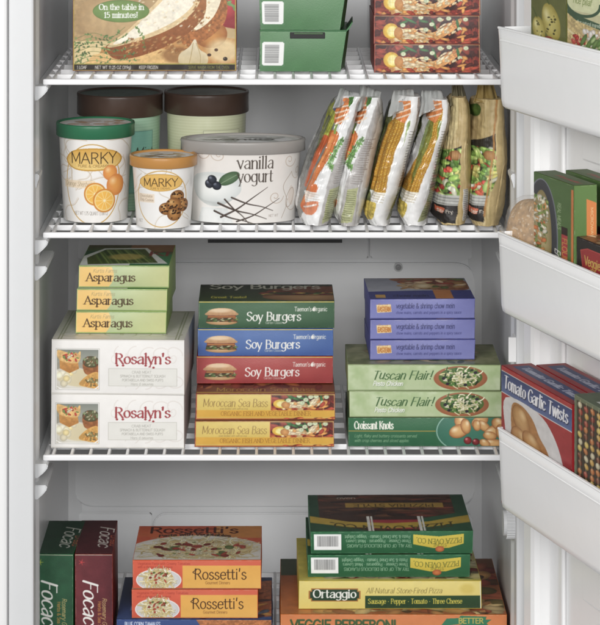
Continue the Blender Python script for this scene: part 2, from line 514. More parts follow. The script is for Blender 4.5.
    def strands(s, cx, cy, rx, ry, n, pal, w=(.5, .9), seed=1, L=1.0):
        R = random.Random(seed)
        for i in range(n):
            a = R.uniform(0, 6.28); r = math.sqrt(R.random()) * .8
            x, y = cx + rx * r * math.cos(a), cy + ry * r * math.sin(a)
            d = R.uniform(0, 6.28); cv = R.uniform(-1, 1)
            pts = [(x, y)]
            for k in range(5):
                d += cv * .6
                x += math.cos(d) * rx * .13 * L; y += math.sin(d) * ry * .17 * L
                pts.append((x, y))
            c = hexc(R.choice(pal)) * R.uniform(.85, 1.1)
            ww = R.uniform(*w)
            s.line(pts, ww * 1.5, np.clip(c * .62, 0, 1), .6, sm=True)
            s.line(pts, ww, np.clip(c, 0, 1), 1, sm=True)
        return s
    def sprig(s, pts, col, leaf, n=9, lw=.4, ls=(1.2, .6), seed=1):
        R = random.Random(seed)
        p = smooth_pts(pts, 5)
        s.line(p, lw, col)
        for i in range(n):
            q = p[int(R.random() * (len(p) - 1))]
            s.ell(q[0] + R.uniform(-1, 1) * ls[0], q[1] + R.uniform(-1, 1) * ls[0], ls[0] * R.uniform(.7, 1.2), ls[1], np.clip(hexc(leaf) * R.uniform(.75, 1.3), 0, 1), R.uniform(0, 180))
        return s
    def barcode(s, x0, y0, x1, y1, vert=False, seed=3, n=22):
        s.rect(x0, y0, x1, y1, 'f4f4f2')
        R = random.Random(seed)
        m = .12
        a0, a1 = (x0, x1) if vert else (x0, x1)
        if vert:      # bars run across
            h = y1 - y0; y = y0 + h * m
            while y < y1 - h * m:
                t = R.choice([.3, .5, .8]); s.rect(x0 + (x1 - x0) * m, y, x1 - (x1 - x0) * .22, y + t, '707070'); y += t + R.choice([.4, .6])
        else:
            w = x1 - x0; x = x0 + w * m
            while x < x1 - w * m:
                t = R.choice([.3, .5, .8]); s.rect(x, y0 + (y1 - y0) * m, x + t, y1 - (y1 - y0) * .22, '707070'); x += t + R.choice([.4, .6])
        return s
    def out(s, nx, ny):
        def Wm(no, ni):
            e = np.linspace(0, ni, no + 1)
            M = np.zeros((no, ni))
            for k in range(no):
                a, b = e[k], e[k + 1]
                i0, i1 = int(a), min(ni, int(math.ceil(b)))
                for i in range(i0, i1):
                    M[k, i] = max(0, min(b, i + 1) - max(a, i))
                M[k] /= M[k].sum()
            return M
        A = np.einsum('ij,jkc->ikc', Wm(ny, s.H), np.clip(s.a, 0, 1))
        A = np.einsum('ij,kjc->kic', Wm(nx, s.W), A)
        return A
    def sample(s, X, Y):
        x = np.clip(X * s.q - .5, 0, s.W - 1.001); y = np.clip(Y * s.q - .5, 0, s.H - 1.001)
        xi = x.astype(int); yi = y.astype(int); fx = (x - xi)[..., None]; fy = (y - yi)[..., None]
        a = np.clip(s.a, 0, 1)
        return (a[yi, xi] * (1 - fx) + a[yi, xi + 1] * fx) * (1 - fy) + (a[yi + 1, xi] * (1 - fx) + a[yi + 1, xi + 1] * fx) * fy

ALB = 0.88   # paper and ink never reflect everything
RES = 2.2    # print samples per photograph pixel

# ------------------------------------------------------------------ cartons
class Carton:
    """box with slightly uneven corners and swollen faces; local x 0..w, y 0..d (front at 0), z 0..h"""
    def __init__(s, w, d, h, seed=0, bulge=0.0010, jit=0.0008, taper=(0, 0)):
        R = random.Random(seed)
        s.w, s.d, s.h, s.b = w, d, h, bulge
        s.c = np.zeros((2, 2, 2, 3))
        for i in (0, 1):
            for j in (0, 1):
                for k in (0, 1):
                    tx = (-taper[0] if i == 0 else taper[1]) * (k)
                    s.c[i, j, k] = [i * w + tx + R.uniform(-jit, jit), j * d + R.uniform(-jit, jit), k * h + (R.uniform(-jit, 0) if k else 0)]
    def pos(s, u, v, t):
        u, v, t = [np.asarray(q, float) for q in np.broadcast_arrays(u, v, t)]
        p = 0
        for i in (0, 1):
            for j in (0, 1):
                for k in (0, 1):
                    p = p + ((u if i else 1 - u) * (v if j else 1 - v) * (t if k else 1 - t))[..., None] * s.c[i, j, k]
        su, sv, st = np.sin(np.pi * u), np.sin(np.pi * v), np.sin(np.pi * t)
        e = 1e-6
        B = s.b
        p[..., 1] += np.where(v < e, -B * su * st, 0) + np.where(v > 1 - e, B * su * st, 0)
        p[..., 2] += np.where(t > 1 - e, B * .3 * su * sv, 0)
        p[..., 0] += np.where(u < e, -B * sv * st, 0) + np.where(u > 1 - e, B * sv * st, 0)
        return p
    def body(s, n=8):
        V = []; F = []; o = 0
        g = np.linspace(0, 1, n + 1)
        A, Bq = np.meshgrid(g, g)
        z = np.zeros_like(A); one = z + 1
        for (u, v, t, fl) in ((A, z, Bq, 0), (A, one, Bq, 1), (z, A, Bq, 1), (one, A, Bq, 0), (A, Bq, one, 0), (A, Bq, z, 1)):
            V.append(s.pos(u, v, t).reshape(-1, 3)); F.append(grid_faces(n + 1, n + 1, bool(fl)) + o); o += (n + 1) ** 2
        return np.vstack(V), np.vstack(F)
    def panel(s, face, art, nx=None, ny=None, off=0.00035, m=0.0006):
        nx = nx or max(8, int(art.w * RES)); ny = ny or max(8, int(art.h * RES))
        img = art.out(nx, ny)
        if face in ('front', 'back'): du, dv = s.w, s.h
        elif face in ('top',): du, dv = s.w, s.d
        else: du, dv = s.d, s.h
        a = np.linspace(m / du, 1 - m / du, nx); b = np.linspace(1 - m / dv, m / dv, ny)
        A, Bq = np.meshgrid(a, b)
        z = np.zeros_like(A)
        if face == 'front': p = s.pos(A, z, Bq); p[..., 1] -= off
        elif face == 'top': p = s.pos(A, Bq, z + 1); p[..., 2] += off       # art bottom row = front edge
        elif face == 'right': p = s.pos(z + 1, A, Bq); p[..., 0] += off
        elif face == 'left': p = s.pos(z, 1 - A, Bq); p[..., 0] -= off
        # rubbed edges: the ink is a little worn along the folds
        Rw = np.random.default_rng(int(s.w * 1e5) % 9999)
        e = np.zeros((ny, nx)); e[0, :] = 1; e[-1, :] = .8; e[:, 0] = 1; e[:, -1] = 1; e[1, :] = np.maximum(e[1, :], .35); e[:, 1] = np.maximum(e[:, 1], .35)
        e = e * np.clip(vnoise(ny, nx, 7, 2, Rw) * 2.4 - .85, 0, 1) * .45
        img = img * (1 - e[..., None]) + np.array([.86, .84, .80]) * e[..., None]
        col = lin(img).reshape(-1, 3) * ALB
        return raw_mesh(face + '_panel', p.reshape(-1, 3), grid_faces(nx, ny, True), col)

def carton(name, label, cat, group, loc, w, d, h, side, prints, rz=0.0, seed=0, gloss=False, bulge=.001, taper=(0, 0), jit=.0007, tdiv=1):
    c = Carton(w, d, h, seed, bulge * (.7 + (seed * 37 % 10) * .12), taper=taper, jit=jit)
    root = empty(name, loc, rz, label, cat, group)
    v, f = c.body()
    link('carton', raw_mesh('carton', v, f), side, root)
    for face, (art, pn) in prints.items():
        if face == 'top': me = c.panel('top', art, ny=max(10, int(art.h * RES * .28)))
        elif face in ('left', 'right'): me = c.panel(face, art, nx=max(8, int(art.w * RES * (.9 if name.startswith('door') else .3))))
        else: me = c.panel(face, art)
        link(pn, me, M_PRINTG if gloss else M_PRINT, root)
    return root
# ------------------------------------------------------------------ package art
GREENS = ['4d6b35', '6b8b4a', '38502c', '86a35c']
class Shift:
    """draws on another Art moved down by dy and right by dx"""
    def __init__(s, A, dy, dx=0): s.A, s.dy, s.dx = A, dy, dx
    def scat(s, x0, y0, x1, y1, *a, **k): s.A.scat(x0 + s.dx, y0 + s.dy, x1 + s.dx, y1 + s.dy, *a, **k)
    def ell(s, x, y, *a, **k): s.A.ell(x + s.dx, y + s.dy, *a, **k)
    def ring(s, x, y, *a, **k): s.A.ring(x + s.dx, y + s.dy, *a, **k)
    def line(s, p, *a, **k): s.A.line([(q[0] + s.dx, q[1] + s.dy) for q in p], *a, **k)
    def poly(s, p, *a, **k): s.A.poly([(q[0] + s.dx, q[1] + s.dy) for q in p], *a, **k)
    def rect(s, a, b, c, d, *e, **k): s.A.rect(a + s.dx, b + s.dy, c + s.dx, d + s.dy, *e, **k)
    def text(s, t, x, y, *a, **k):
        if k.get('x1') is not None: k['x1'] += s.dx
        s.A.text(t, x + s.dx, y + s.dy, *a, **k)
class Zoom:
    """draws on another Art enlarged k times about (cx, cy)"""
    def __init__(s, A, k, cx, cy): s.A, s.k, s.cx, s.cy = A, k, cx, cy
    def X(s, x): return s.cx + (x - s.cx) * s.k
    def Y(s, y): return s.cy + (y - s.cy) * s.k
    def ell(s, x, y, rx, ry, *a, **k): s.A.ell(s.X(x), s.Y(y), rx * s.k, ry * s.k, *a, **k)
    def poly(s, p, *a, **k): s.A.poly([(s.X(q[0]), s.Y(q[1])) for q in p], *a, **k)
    def scat(s, x0, y0, x1, y1, n, rx, ry, *a, **k): s.A.scat(s.X(x0), s.Y(y0), s.X(x1), s.Y(y1), n, (rx[0] * s.k, rx[1] * s.k), (ry[0] * s.k, ry[1] * s.k), *a, **k)
def art_bread():
    A = Art(163, 108, 'c9ad7d')       # photograph y = canvas y - 37
    A.rect(0, 0, 163, 108, 'a58355', col2='d9bf8e')
    A.poly([(0, 0), (60, 0), (52, 60), (20, 84), (0, 90)], 'b99a6a', sm=False, noise=.15)
    A.ell(40, 56, 38, 26, 'c7a878', alpha=.8, edge='a8875a', soft=.2)
    A.poly([(128, 0), (163, 0), (163, 66), (140, 62), (128, 40)], 'b8323a', col2='8e1e26')
    A.ell(152, 34, 18, 24, 'c93a40', edge='8b1c24', soft=.05, hl='ee8a86')
    A.sprig([(140, 40), (150, 36), (163, 44)], '4f6b3c', '6f8d55', 12, 1, (3, 1.3), 4)
    A.rect(0, 78, 163, 102, 'e8d29a', .8)
    A.poly([(30, 84), (120, 70), (163, 76), (163, 103), (20, 103)], 'cf9a58', sm=False, col2='b67b3c', noise=.08)   # board
    A.poly([(20, 92), (70, 82), (110, 90), (120, 103), (10, 103)], 'e0b673', noise=.1)
    A.ell(137, 71, 17, 14, 'cf8f45', edge='9a5a22', hl='ecc07c')                     # round roll
    A.ell(104, 92, 15, 8, '7a4a22', soft=.3, alpha=.6)
    # slices: crust then crumb
    A.poly([(108, 76), (122, 62), (140, 50), (147, 32), (154, 40), (151, 60), (134, 76), (116, 84)], 'a8662c', sm=True, noise=.3)
    A.poly([(116, 66), (126, 46), (136, 30), (146, 24), (148, 36), (140, 54), (126, 66)], 'f3e6c8', sm=True, noise=.1)
    A.poly([(33, 86), (38, 80), (60, 76), (88, 66), (110, 54), (122, 34), (132, 30), (132, 50), (120, 66), (96, 82), (64, 94), (42, 96)], 'a4652b', sm=True, col2='8a4c1d', noise=.12)
    A.poly([(34, 84), (56, 66), (82, 40), (98, 24), (126, 20), (126, 40), (110, 58), (86, 71), (58, 80)], 'e4c896', sm=True, noise=.1)
    A.poly([(40, 81), (60, 66), (84, 43), (100, 28), (122, 25), (121, 40), (106, 55), (84, 67), (58, 77)], 'f8efda', sm=True, noise=.07)
    A.scat(60, 34, 116, 66, 50, (.6, 1.8), (.4, 1), ['ead8b4', 'fdf8ea', 'e8d4ac'], (-50, 0), .95, .7, seed=52)
    A.scat(50, 74, 118, 90, 70, (1, 3), (.6, 1.4), ['b98148', 'cf9a58', 'a5682e', 'dcb277'], (-50, -10), .7, .7, seed=2)
    A.scat(118, 36, 138, 70, 40, (.8, 2), (.6, 1.2), ['d4a468', 'b5793c', 'e4c18c', '93592a'], (-70, -30), .7, .8, seed=12)
    for k, sd in enumerate([3, 5, 8, 9, 13, 14, 21]):
        y = 68 + k * 4.6
        A.sprig([(2, y + 8), (20, y + 2), (38 + k, y + 6), (52 + k * 3, y - 4 + 2 * k)], '7a7f4c', '66804a', 18, .5, (1.6, .7), sd)
    A.sprig([(64, 64), (70, 74), (72, 86)], '607a40', '6b8b4a', 14, .5, (1.5, .6), 33)
    A.poly([(108, 102), (106, 92), (116, 84), (122, 76), (126, 86), (134, 92), (132, 102)], 'e8dcc0', sm=True, col2='cdb88a')
    A.line([(120, 80), (118, 92), (116, 101)], .7, 'b39a68', sm=True); A.line([(123, 80), (127, 92), (127, 101)], .6, 'b39a68', sm=True)
    A.ell(150, 88, 16, 12, 'f0e0b4', soft=.5, alpha=.7)
    A.ell(143, 87, 1.8, 1.5, '6b4b34', edge='2f2018'); A.ell(152, 96, 2.2, 2, '3a2c22', edge='15100c', hl='a09080'); A.ell(136, 92, 2, 1.5, '5a3a28', edge='2f2018')
    A.text('Baker s Bread', 12, 36, 20, '3a2f26', x1=112, w=.5, con=.3, slant=.45)
    A.ell(48, 48, 28, 11, '7e9a55', edge='6c8a45'); A.ring(48, 48, 28, 11, '5c7638', .5)
    A.text('On the table in', 26, 46.5, 5.4, 'ffffff', x1=71, w=1.15, con=.6, serif=True)
    A.text('15 minutes!', 31, 54.5, 5.4, 'ffffff', x1=65, w=1.15, con=.6, serif=True)
    A.rect(0, 101.5, 163, 107.5, '2a231d'); A.rect(0, 100.6, 163, 101.6, 'a8a04a')
    A.text('1 LOAF', 4, 106, 3, 'e8e4dc', x1=14, w=1); A.text('NET WT 11.25 OZ (319g)', 22, 106, 3, 'e8e4dc', x1=58, w=1)
    A.text('KEEP FROZEN', 66, 106, 3, 'e8e4dc', x1=85, w=1); A.text('SERVE WARM FROM THE OVEN', 115, 106, 3, '7f8040', x1=156, w=.9)
    for x in (0, 161.8): A.rect(x, 0, x + 1.2, 108, 'b39b3d')
    A.rect(0, 107.2, 163, 108, 'a8903a')
    A.noise(.06, 5)
    return A

def art_greenbox():
    A = Art(80, 42, '4f7c50')
    A.rect(0, 0, 80, 42, '5b8a5b', col2='4b7b4d')
    A.barcode(2, 11, 23, 36, vert=True)
    for x, y in ((2, 11), (2, 36), (23, 11), (23, 36)): A.ell(x, y, 1.2, 1.2, '55845a')
    A.noise(.03, 12)
    return A

def art_shrimp(w=106, h=29, band=False):
    A = Art(w, h, '5a2018')
    A.rect(0, 0, w, h, '4a1a14')
    s = w / 106; t = h / 29
    A.scat(0, 0, w, h, 90, (3, 10), (1.5, 4), ['6e2018', '8c2c1c', '3c120e', 'a53a22', '521a14'], seed=5)
    A.poly([(12 * s, 27 * t), (18 * s, 18 * t), (34 * s, 13 * t), (48 * s, 18 * t), (60 * s, 17 * t), (76 * s, 8 * t), (88 * s, 3 * t), (84 * s, 12 * t), (66 * s, 24 * t), (50 * s, 28 * t), (30 * s, 29 * t)], 'd99a54', sm=True, noise=.3)
    A.scat(18 * s, 14 * t, 60 * s, 27 * t, 80, (1.6, 4.4), (.8, 1.8), ['f3d8a4', 'f6dcae', 'e8bc7c', 'd89c58', 'f7e0b8'], (-30, 30), .75, seed=3)
    A.scat(62 * s, 5 * t, 84 * s, 20 * t, 25, (1.2, 3.4), (.8, 1.6), ['f3d8a4', 'e0a862', 'c87838', 'f7e0b8'], (-50, -20), .75, seed=6)
    A.scat(2, 24 * t, w, 29 * t, 30, (2, 6), (1, 2), ['b8401e', 'd06a2c', '8c2414', 'e09a44'], (-20, 20), .7, seed=8)
    A.ell(17 * s, 16 * t, 8, 8 * t, 'e6c23c', edge='d2a01e'); A.ell(18.5 * s, 16.5 * t, 5.6, 5.8 * t, 'f4ecb4', edge='ecd870'); A.line([(13 * s, 16 * t), (23 * s, 16.6 * t)], .5, 'e8d870'); A.line([(18 * s, 11 * t), (18.6 * s, 22 * t)], .5, 'e8d870'); A.ell(24.5 * s, 18 * t, 4.4, 6 * t, 'cf9450', edge='b87838')
    for (x, y, a, L) in ((36, 5, 25, 8), (60, 9, 70, 6), (84, 9, 80, 6), (50, 6, 10, 5), (30, 7, -20, 5)):
        A.ell(x * s, y * t, L, 1.4, '3f7a3a', a, edge='1f4a20')
    for (x, y) in ((52, 14.5), (58, 9), (66, 4), (47, 2), (75, 3), (92, 4), (29, 10), (86, 14)):
        A.ell(x * s, y * t, 2.7, 2.2, 'eef0d4', edge='a9b98a'); A.ell(x * s, y * t, 1, .8, 'b9c89a')
    A.scat(84 * s, 12 * t, w, h, 20, (1.5, 5), (1, 2), ['b8401e', '8c2414', 'e09a44', '5a2018'], seed=18)
    A.rect(0, 0, w, 1, 'a8783a', .8); A.rect(w - .8, 0, w, h, 'c9a26a'); A.rect(0, 0, .7, h, 'b3482a')
    A.noise(.12, 3)
    return A

def art_asp(tilt=0):
    A = Art(90, 21, 'a9c592')
    A.rect(0, 0, 90, 21, 'acc49c', col2='c8ca8c', vert=False)
    A.ell(15, 9, 20, 17, 'efc36a', edge='f0c878'); A.rect(0, 0, 34, 21, 'f0c060', .0)
    A.rect(0, 0, 90, .8, '6f8f52'); A.rect(0, 20.2, 90, 21, '7d9a5e')
    A.text('Kurtis Farms', 14, 6.4, 3.6, '9a8a5c', x1=38, w=.6, slant=.25)
    A.text('Asparagus', 7.5, 14.8, 7.6, '4a3420', x1=57, w=1.3, con=.3, serif=.75)
    A.noise(.02, 8)
    return A
def art_asp_top():
    A = Art(90, 110, '2f5a34')
    A.rect(0, 0, 90, 34, '5a4a22', col2='4f6a34'); A.rect(45, 0, 90, 40, 'a8683a', .75); A.rect(50, 44, 90, 110, '3d8150')
    A.poly([(0, 60), (18, 20), (62, 18), (88, 100), (90, 110), (0, 110)], 'e8eae4')
    A.poly([(4, 70), (20, 26), (60, 24), (78, 96), (8, 104)], '4e5a24', noise=.3)
    A.setclip([(4, 70), (20, 26), (60, 24), (78, 96), (8, 104)])
    for k in range(16):
        A.line([(6 + k * 3, 28), (22 + k * 3.5, 100)], 2.6, ['5f7a34', '3c5522', '7d9648'][k % 3], w1=1.6)
    A.ell(44, 66, 18, 16, 'c9b25a', soft=.4, alpha=.8)
    A.setclip()
    A.rect(50, 100, 90, 110, '3d8150')
    A.text('KF', 66, 60, 22, '8a2f28', w=1); A.noise(.05, 6)
    return A

def art_ros():
    A = Art(135, 57, 'f1eeea')
    for k in range(10):      # faint damask curls
        A.ring(70 + (k % 5) * 14, 14 + (k // 5) * 30, 6, 8, 'e6e0da', 1.2, 30 * k, 0, 250)
        A.ring(64 + (k % 5) * 15, 20 + (k // 5) * 22, 3, 4, 'e8e2dc', 1, 50 * k, 20, 300)
    A.rect(4, 9, 49, 53, 'b9b6ae'); A.rect(4.5, 9.5, 48.5, 52.5, 'f4f2ee')
    A.rect(5.3, 10.3, 47.7, 51.7, '8a8a80', col2='b9b19c')
    A.setclip([(5.3, 10.3), (47.7, 10.3), (47.7, 51.7), (5.3, 51.7)])
    A.rect(5, 10, 48, 24, '7f847c', col2='a5a698')
    A.ell(24, 42, 26, 13, 'e9e6dd', 6, edge='cfcabd'); A.ell(26, 40, 22, 9.5, 'd8cba6', 6, soft=.1)
    o_ = A; A = Zoom(A, 1.22, 28, 34)
    A.scat(8, 32, 24, 44, 10, (2.5, 4), (2.3, 3.6), ['f2e7c6', 'ead79c', 'f6efd8'], seed=4, shade=.85)
    A.poly([(11, 20), (26, 17), (28, 31), (20, 35), (12, 31)], 'cf9c50', col2='b5762e', noise=.15)
    A.poly([(10, 15), (24, 19), (29, 16), (27, 26), (12, 24)], 'e0b36c', sm=True, noise=.2)
    A.scat(14, 17, 27, 24, 22, (.8, 2), (.5, 1.1), ['c8301c', 'd8502c', '7a8f4a', 'efe3c6', 'b82418'], seed=7)
    A.poly([(32, 24), (45, 26), (43, 36), (33, 35)], '9a5c2c', sm=True, noise=.2); A.ell(38, 25, 7, 5, '6c6a44', edge='4a4228')
    A.scat(32, 21, 44, 28, 28, (.7, 1.5), (.5, 1), ['8a9a6a', '4a5232', 'cfc7a2', '7a4a2a'], seed=9)
    A.poly([(28, 44), (36, 36), (44, 34), (48, 42), (46, 48), (34, 47)], 'd8a24e', sm=True, noise=.2)
    A.scat(33, 40, 46, 46, 22, (.8, 2.2), (.5, 1.2), ['efe0b2', 'a5a06c', 'c98a3a', '8a7a48'], seed=10)
    A = o_; A.ring(24, 42, 26, 13, 'f6f4ee', 1.2, 6, 20, 160)
    A.setclip()
    A.text("Rosalyn's", 65, 24.5, 10.4, '9f3338', x1=122, w=1.35, con=.3, serif=.45)
    for x in (67, 73, 96, 104): A.ell(x, 26.4 if x != 104 else 28.6, 1.3, 1.1, '9f3338')
    A.rect(58, 29.5, 128, 48.5, 'c9c6bc'); A.rect(58.5, 30, 127.5, 48, 'e9e7e0')
    for i, (t, a, b) in enumerate((('CRAB MEAT', 82, 102), ('SPINACH & BUTTERNUT SQUASH', 70, 116), ('PORTABELLA AND SWISS PUFFS', 72, 114), ('Hors d oeuvres', 81, 104))):
        A.text(t, a, 34.8 + i * 4.2, 2.6, 'a8a59c', x1=b, w=.8)
    A.rect(0, 0, 135, .7, 'd6d3cb'); A.rect(0, 56.2, 135, 57, 'c9c5bb')
    A.noise(.015, 10)
    return A
def art_ros_top():
    A = Art(135, 140, 'dedacf')
    A.rect(0, 0, 135, 140, 'd3cfc1', col2='e8e5dc')
    for m in (6, 9): A.line([(m, 140), (m, m), (135 - m, m), (135 - m, 140)], 1.2, 'a8ac8a')
    for k in range(8): A.ring(16 + k * 15, 116, 8, 10, 'c9c7ae', 1.5, 40 * k, 0, 260)
    A.noise(.03, 9)
    return A

def burger(A, x, y, s):
    A.ell(x, y + 5.6 * s, 16 * s, 3 * s, 'd0a878', edge='a87c4c')
    A.poly([(x - 15 * s, y + 1 * s), (x + 15 * s, y + 1 * s), (x + 16 * s, y + 5.4 * s), (x - 16 * s, y + 5.4 * s)], '4a3a22')
    A.scat(x - 15 * s, y + 1 * s, x + 15 * s, y + 5 * s, 26, (1.4 * s, 3 * s), (.5 * s, 1 * s), ['7a8f4a', '4f6a34', 'b7b58a', '8a5a34'], (-20, 20), seed=4)
    A.rect(x - 14.5 * s, y - 2 * s, x + 14.5 * s, y + 1.2 * s, '7a3a28'); A.rect(x - 14 * s, y - .2 * s, x + 14 * s, y + .6 * s, 'c98a3a')
    A.poly([(x - 15 * s, y - 1.5 * s), (x - 14.5 * s, y - 5 * s), (x - 9 * s, y - 8 * s), (x, y - 9 * s), (x + 9 * s, y - 8 * s), (x + 14.5 * s, y - 5 * s), (x + 15 * s, y - 1.5 * s)], 'd9b48a', sm=True, col2='b98a5c', noise=.06)
    A.ell(x - 2 * s, y - 6.3 * s, 10 * s, 1.9 * s, 'ecd2ae', soft=.6, alpha=.8)
def art_soy(bg, bg2):
    A = Art(136, 27, bg)
    A.rect(0, 0, 136, 27, bg, col2=bg2); A.ell(68, 13, 60, 12, mixc(bg, 'ffffff', .12), soft=.6, alpha=.6)
    A.rect(0, 0, 136, 1.1, 'c9b04a'); A.rect(0, 26.2, 136, 27, bg2)
    burger(A, 23, 15.5, .98)
    A.text('Soy Burgers', 48, 19.6, 8.6, 'f4f2ec', x1=103, w=1.15, con=.4, serif=.3, slant=.04, jit=.25)
    A.text('Garden Classic', 67, 22.8, 2.2, 'd8d8d0', x1=84, w=.8)
    A.text("Taemon's Organic", 96, 10, 4.2, 'e8e6de', x1=129, w=.9, slant=.05)
    A.ell(115.4, 8.2, 1.5, 1.9, 'f0eee6', 20)
    A.noise(.03, 10)
    return A
def art_soy_top():
    A = Art(136, 86, '2c3522')
    A.rect(0, 0, 136, 86, '262b1c', col2='3f5030')
    A.poly([(64, 60), (70, 30), (100, 12), (136, 10), (136, 82), (80, 80)], '6a3a20', sm=False, noise=.25)
    A.ell(110, 66, 46, 20, 'b58a58', edge='7a5230'); A.rect(64, 48, 136, 58, '5a2a18')
    A.scat(64, 40, 136, 56, 40, (3, 8), (1.5, 3.5), ['7a8f4a', '3c4a24', '8a2a1c', 'c9a24a'], (-20, 20), seed=22)
    A.text('Soy Burgers', 10, 24, 22, 'b9b7a8', x1=124, w=.9, ang=0, mirror=False)
    A.text('Great Taste!', 12, 72, 10, 'b8b03a', x1=48, w=1)
    A.noise(.08, 8)
    return A

def art_bass():
    A = Art(139, 27, 'd9bd5c')
    A.rect(0, 0, 139, 27, 'dcc468', col2='d6b650')
    A.rect(0, 17, 139, 24.5, 'd8a428', col2='cc961e')
    sh = art_shrimp(64, 17)
    i0 = int(75 * A.q); a = sh.a; h = min(a.shape[0], A.H); w = min(a.shape[1], A.W - i0); A.a[4:4 + h, i0:i0 + w] = a[:h, :w]
    A.rect(0, 17, 139, 24.5, 'd9a62c', .82)
    A.rect(0, 0, 139, 1, 'a0762a'); A.rect(0, 25.6, 139, 27, 'b8661e'); A.scat(90, 25, 139, 27, 20, (1.5, 4), (.4, 1), ['b83418', 'd8862c', '7a2a14'], (-10, 10), seed=3)
    A.text('Moroccan Sea Bass', 7, 13.4, 8, '8a6a34', x1=72, w=.6, con=.4, slant=.12)
    A.text('ORGANIC FISH AND VEGETABLE DINNER', 25, 22.8, 4.2, '8f5c18', x1=115, w=.65, con=.7, serif=.6)
    A.text('oven broiled with saffron rice', 24, 16.4, 1.8, '9a7c40', x1=52, w=.8)
    A.rect(0, 0, .9, 27, '9a3a1e'); A.noise(.03, 6)
    return A
def art_bass_top():
    A = Art(139, 86, '5a2418'); A.rect(0, 0, 139, 86, '6a3420', col2='7a4220')
    A.scat(0, 0, 139, 70, 120, (4, 12), (2, 6), ['8a3a20', '4a1a12', 'b06a30', '6a2a18', '9a7a3a'], seed=5)
    A.text('Moroccan Sea Bass', 20, 80, 10, 'b8923a', x1=120, w=.8); A.rect(0, 82, 139, 86, 'c99a2c')
    return A

def art_chow():
    A = Art(105, 20, '6a6cb0')
    A.rect(0, 0, 105, 20, '7174b2', col2='7e82be'); A.rect(0, 19.3, 105, 20, '4c4e8a')
    A.poly([(6, 5.6), (20.5, 5), (21.5, 13), (7, 13.8)], 'e9cf9a', noise=.1); A.text('EASTERN', 7.5, 12.3, 4.6, 'c07a2c', x1=20.5, w=1.5); A.text('East', 8, 7.6, 3, 'c98f3c', x1=18, w=.8)
    A.text('vegetable & shrimp chow mein', 26, 9.2, 5.2, '2a2c60', x1=85, w=.75)
    A.text('chow mains, carrots and peppers in a spicy sauce', 26, 15, 2.8, '3c3e74', x1=92, w=.8, con=.8)
    A.noise(.025, 7)
    return A
def art_chow_top():
    A = Art(105, 110, '8f93a6')
    A.rect(0, 0, 105, 75, '8a8d9c', col2='b5b8c2')
    A.poly([(28, 4), (96, 4), (104, 60), (80, 66), (46, 58), (40, 30)], '8a5432', sm=True, noise=.3)
    A.scat(36, 8, 98, 56, 70, (4, 10), (3, 7), ['b98a4a', '9a3a20', 'c9a878', '6a7a34', '7a3a24', 'd8b890'], seed=14)
    A.ell(58, 44, 10, 14, 'e0cfa8', edge='b08a58')
    A.poly([(0, 72), (105, 66), (105, 110), (0, 110)], '3a3f86'); A.rect(66, 66, 84, 110, 'c07838'); A.rect(6, 88, 16, 104, 'c99a4a')
    A.text('chow mein', 24, 100, 12, '23265a', x1=60, w=.8); A.noise(.05, 8)
    return A
def art_tuscan():
    A = Art(153, 27, 'b4c596')
    A.rect(0, 0, 153, 27, 'b0c290', col2='becda2'); A.noise(.5, 12, 'dde6c8'); A.noise(.35, 9, '8fab6c')
    A.ell(113, 14, 27, 13, 'b5754a', edge='9a5a34'); A.ell(113, 13, 22, 10.5, '6e8a44', edge='4f6a30')
    A.strands(113, 13, 21, 10, 60, ['e6deb0', 'd8cf98', 'f0eac8'], (.6, 1.1), 4, .8)
    A.scat(97, 4, 130, 21, 60, (1, 2.6), (.6, 1.3), ['4f7a34', '33582a', '7a9a4a', 'e9e4c4', '2c3a20'], seed=6)
    for x, y in ((96, 14), (100, 20), (118, 21), (128, 8)): A.ell(x, y, 1.8, 1.5, '2c2430')
    A.text('Tuscan Flair!', 24, 15, 8.6, '3f6234', x1=84, w=1.1, con=.4, slant=.35, jit=.4)
    A.text('Pesto Chicken', 25, 22, 4.6, 'f4f4ec', x1=55, w=1.15, slant=.3, shadow='5c7a4a')
    A.rect(0, 0, 153, .6, '8a9c6a'); A.rect(0, 26.3, 153, 27, '8a9c6a')
    return A
def art_tuscan_top():
    A = Art(153, 90, '8c8f66'); A.noise(.6, 14, '5c6a3c'); A.noise(.5, 10, 'b8b48a'); A.scat(20, 0, 130, 80, 50, (4, 12), (3, 8), ['6a7a44', '9a8a5a', 'b8a878', '4a5a34'], seed=31)
    return A
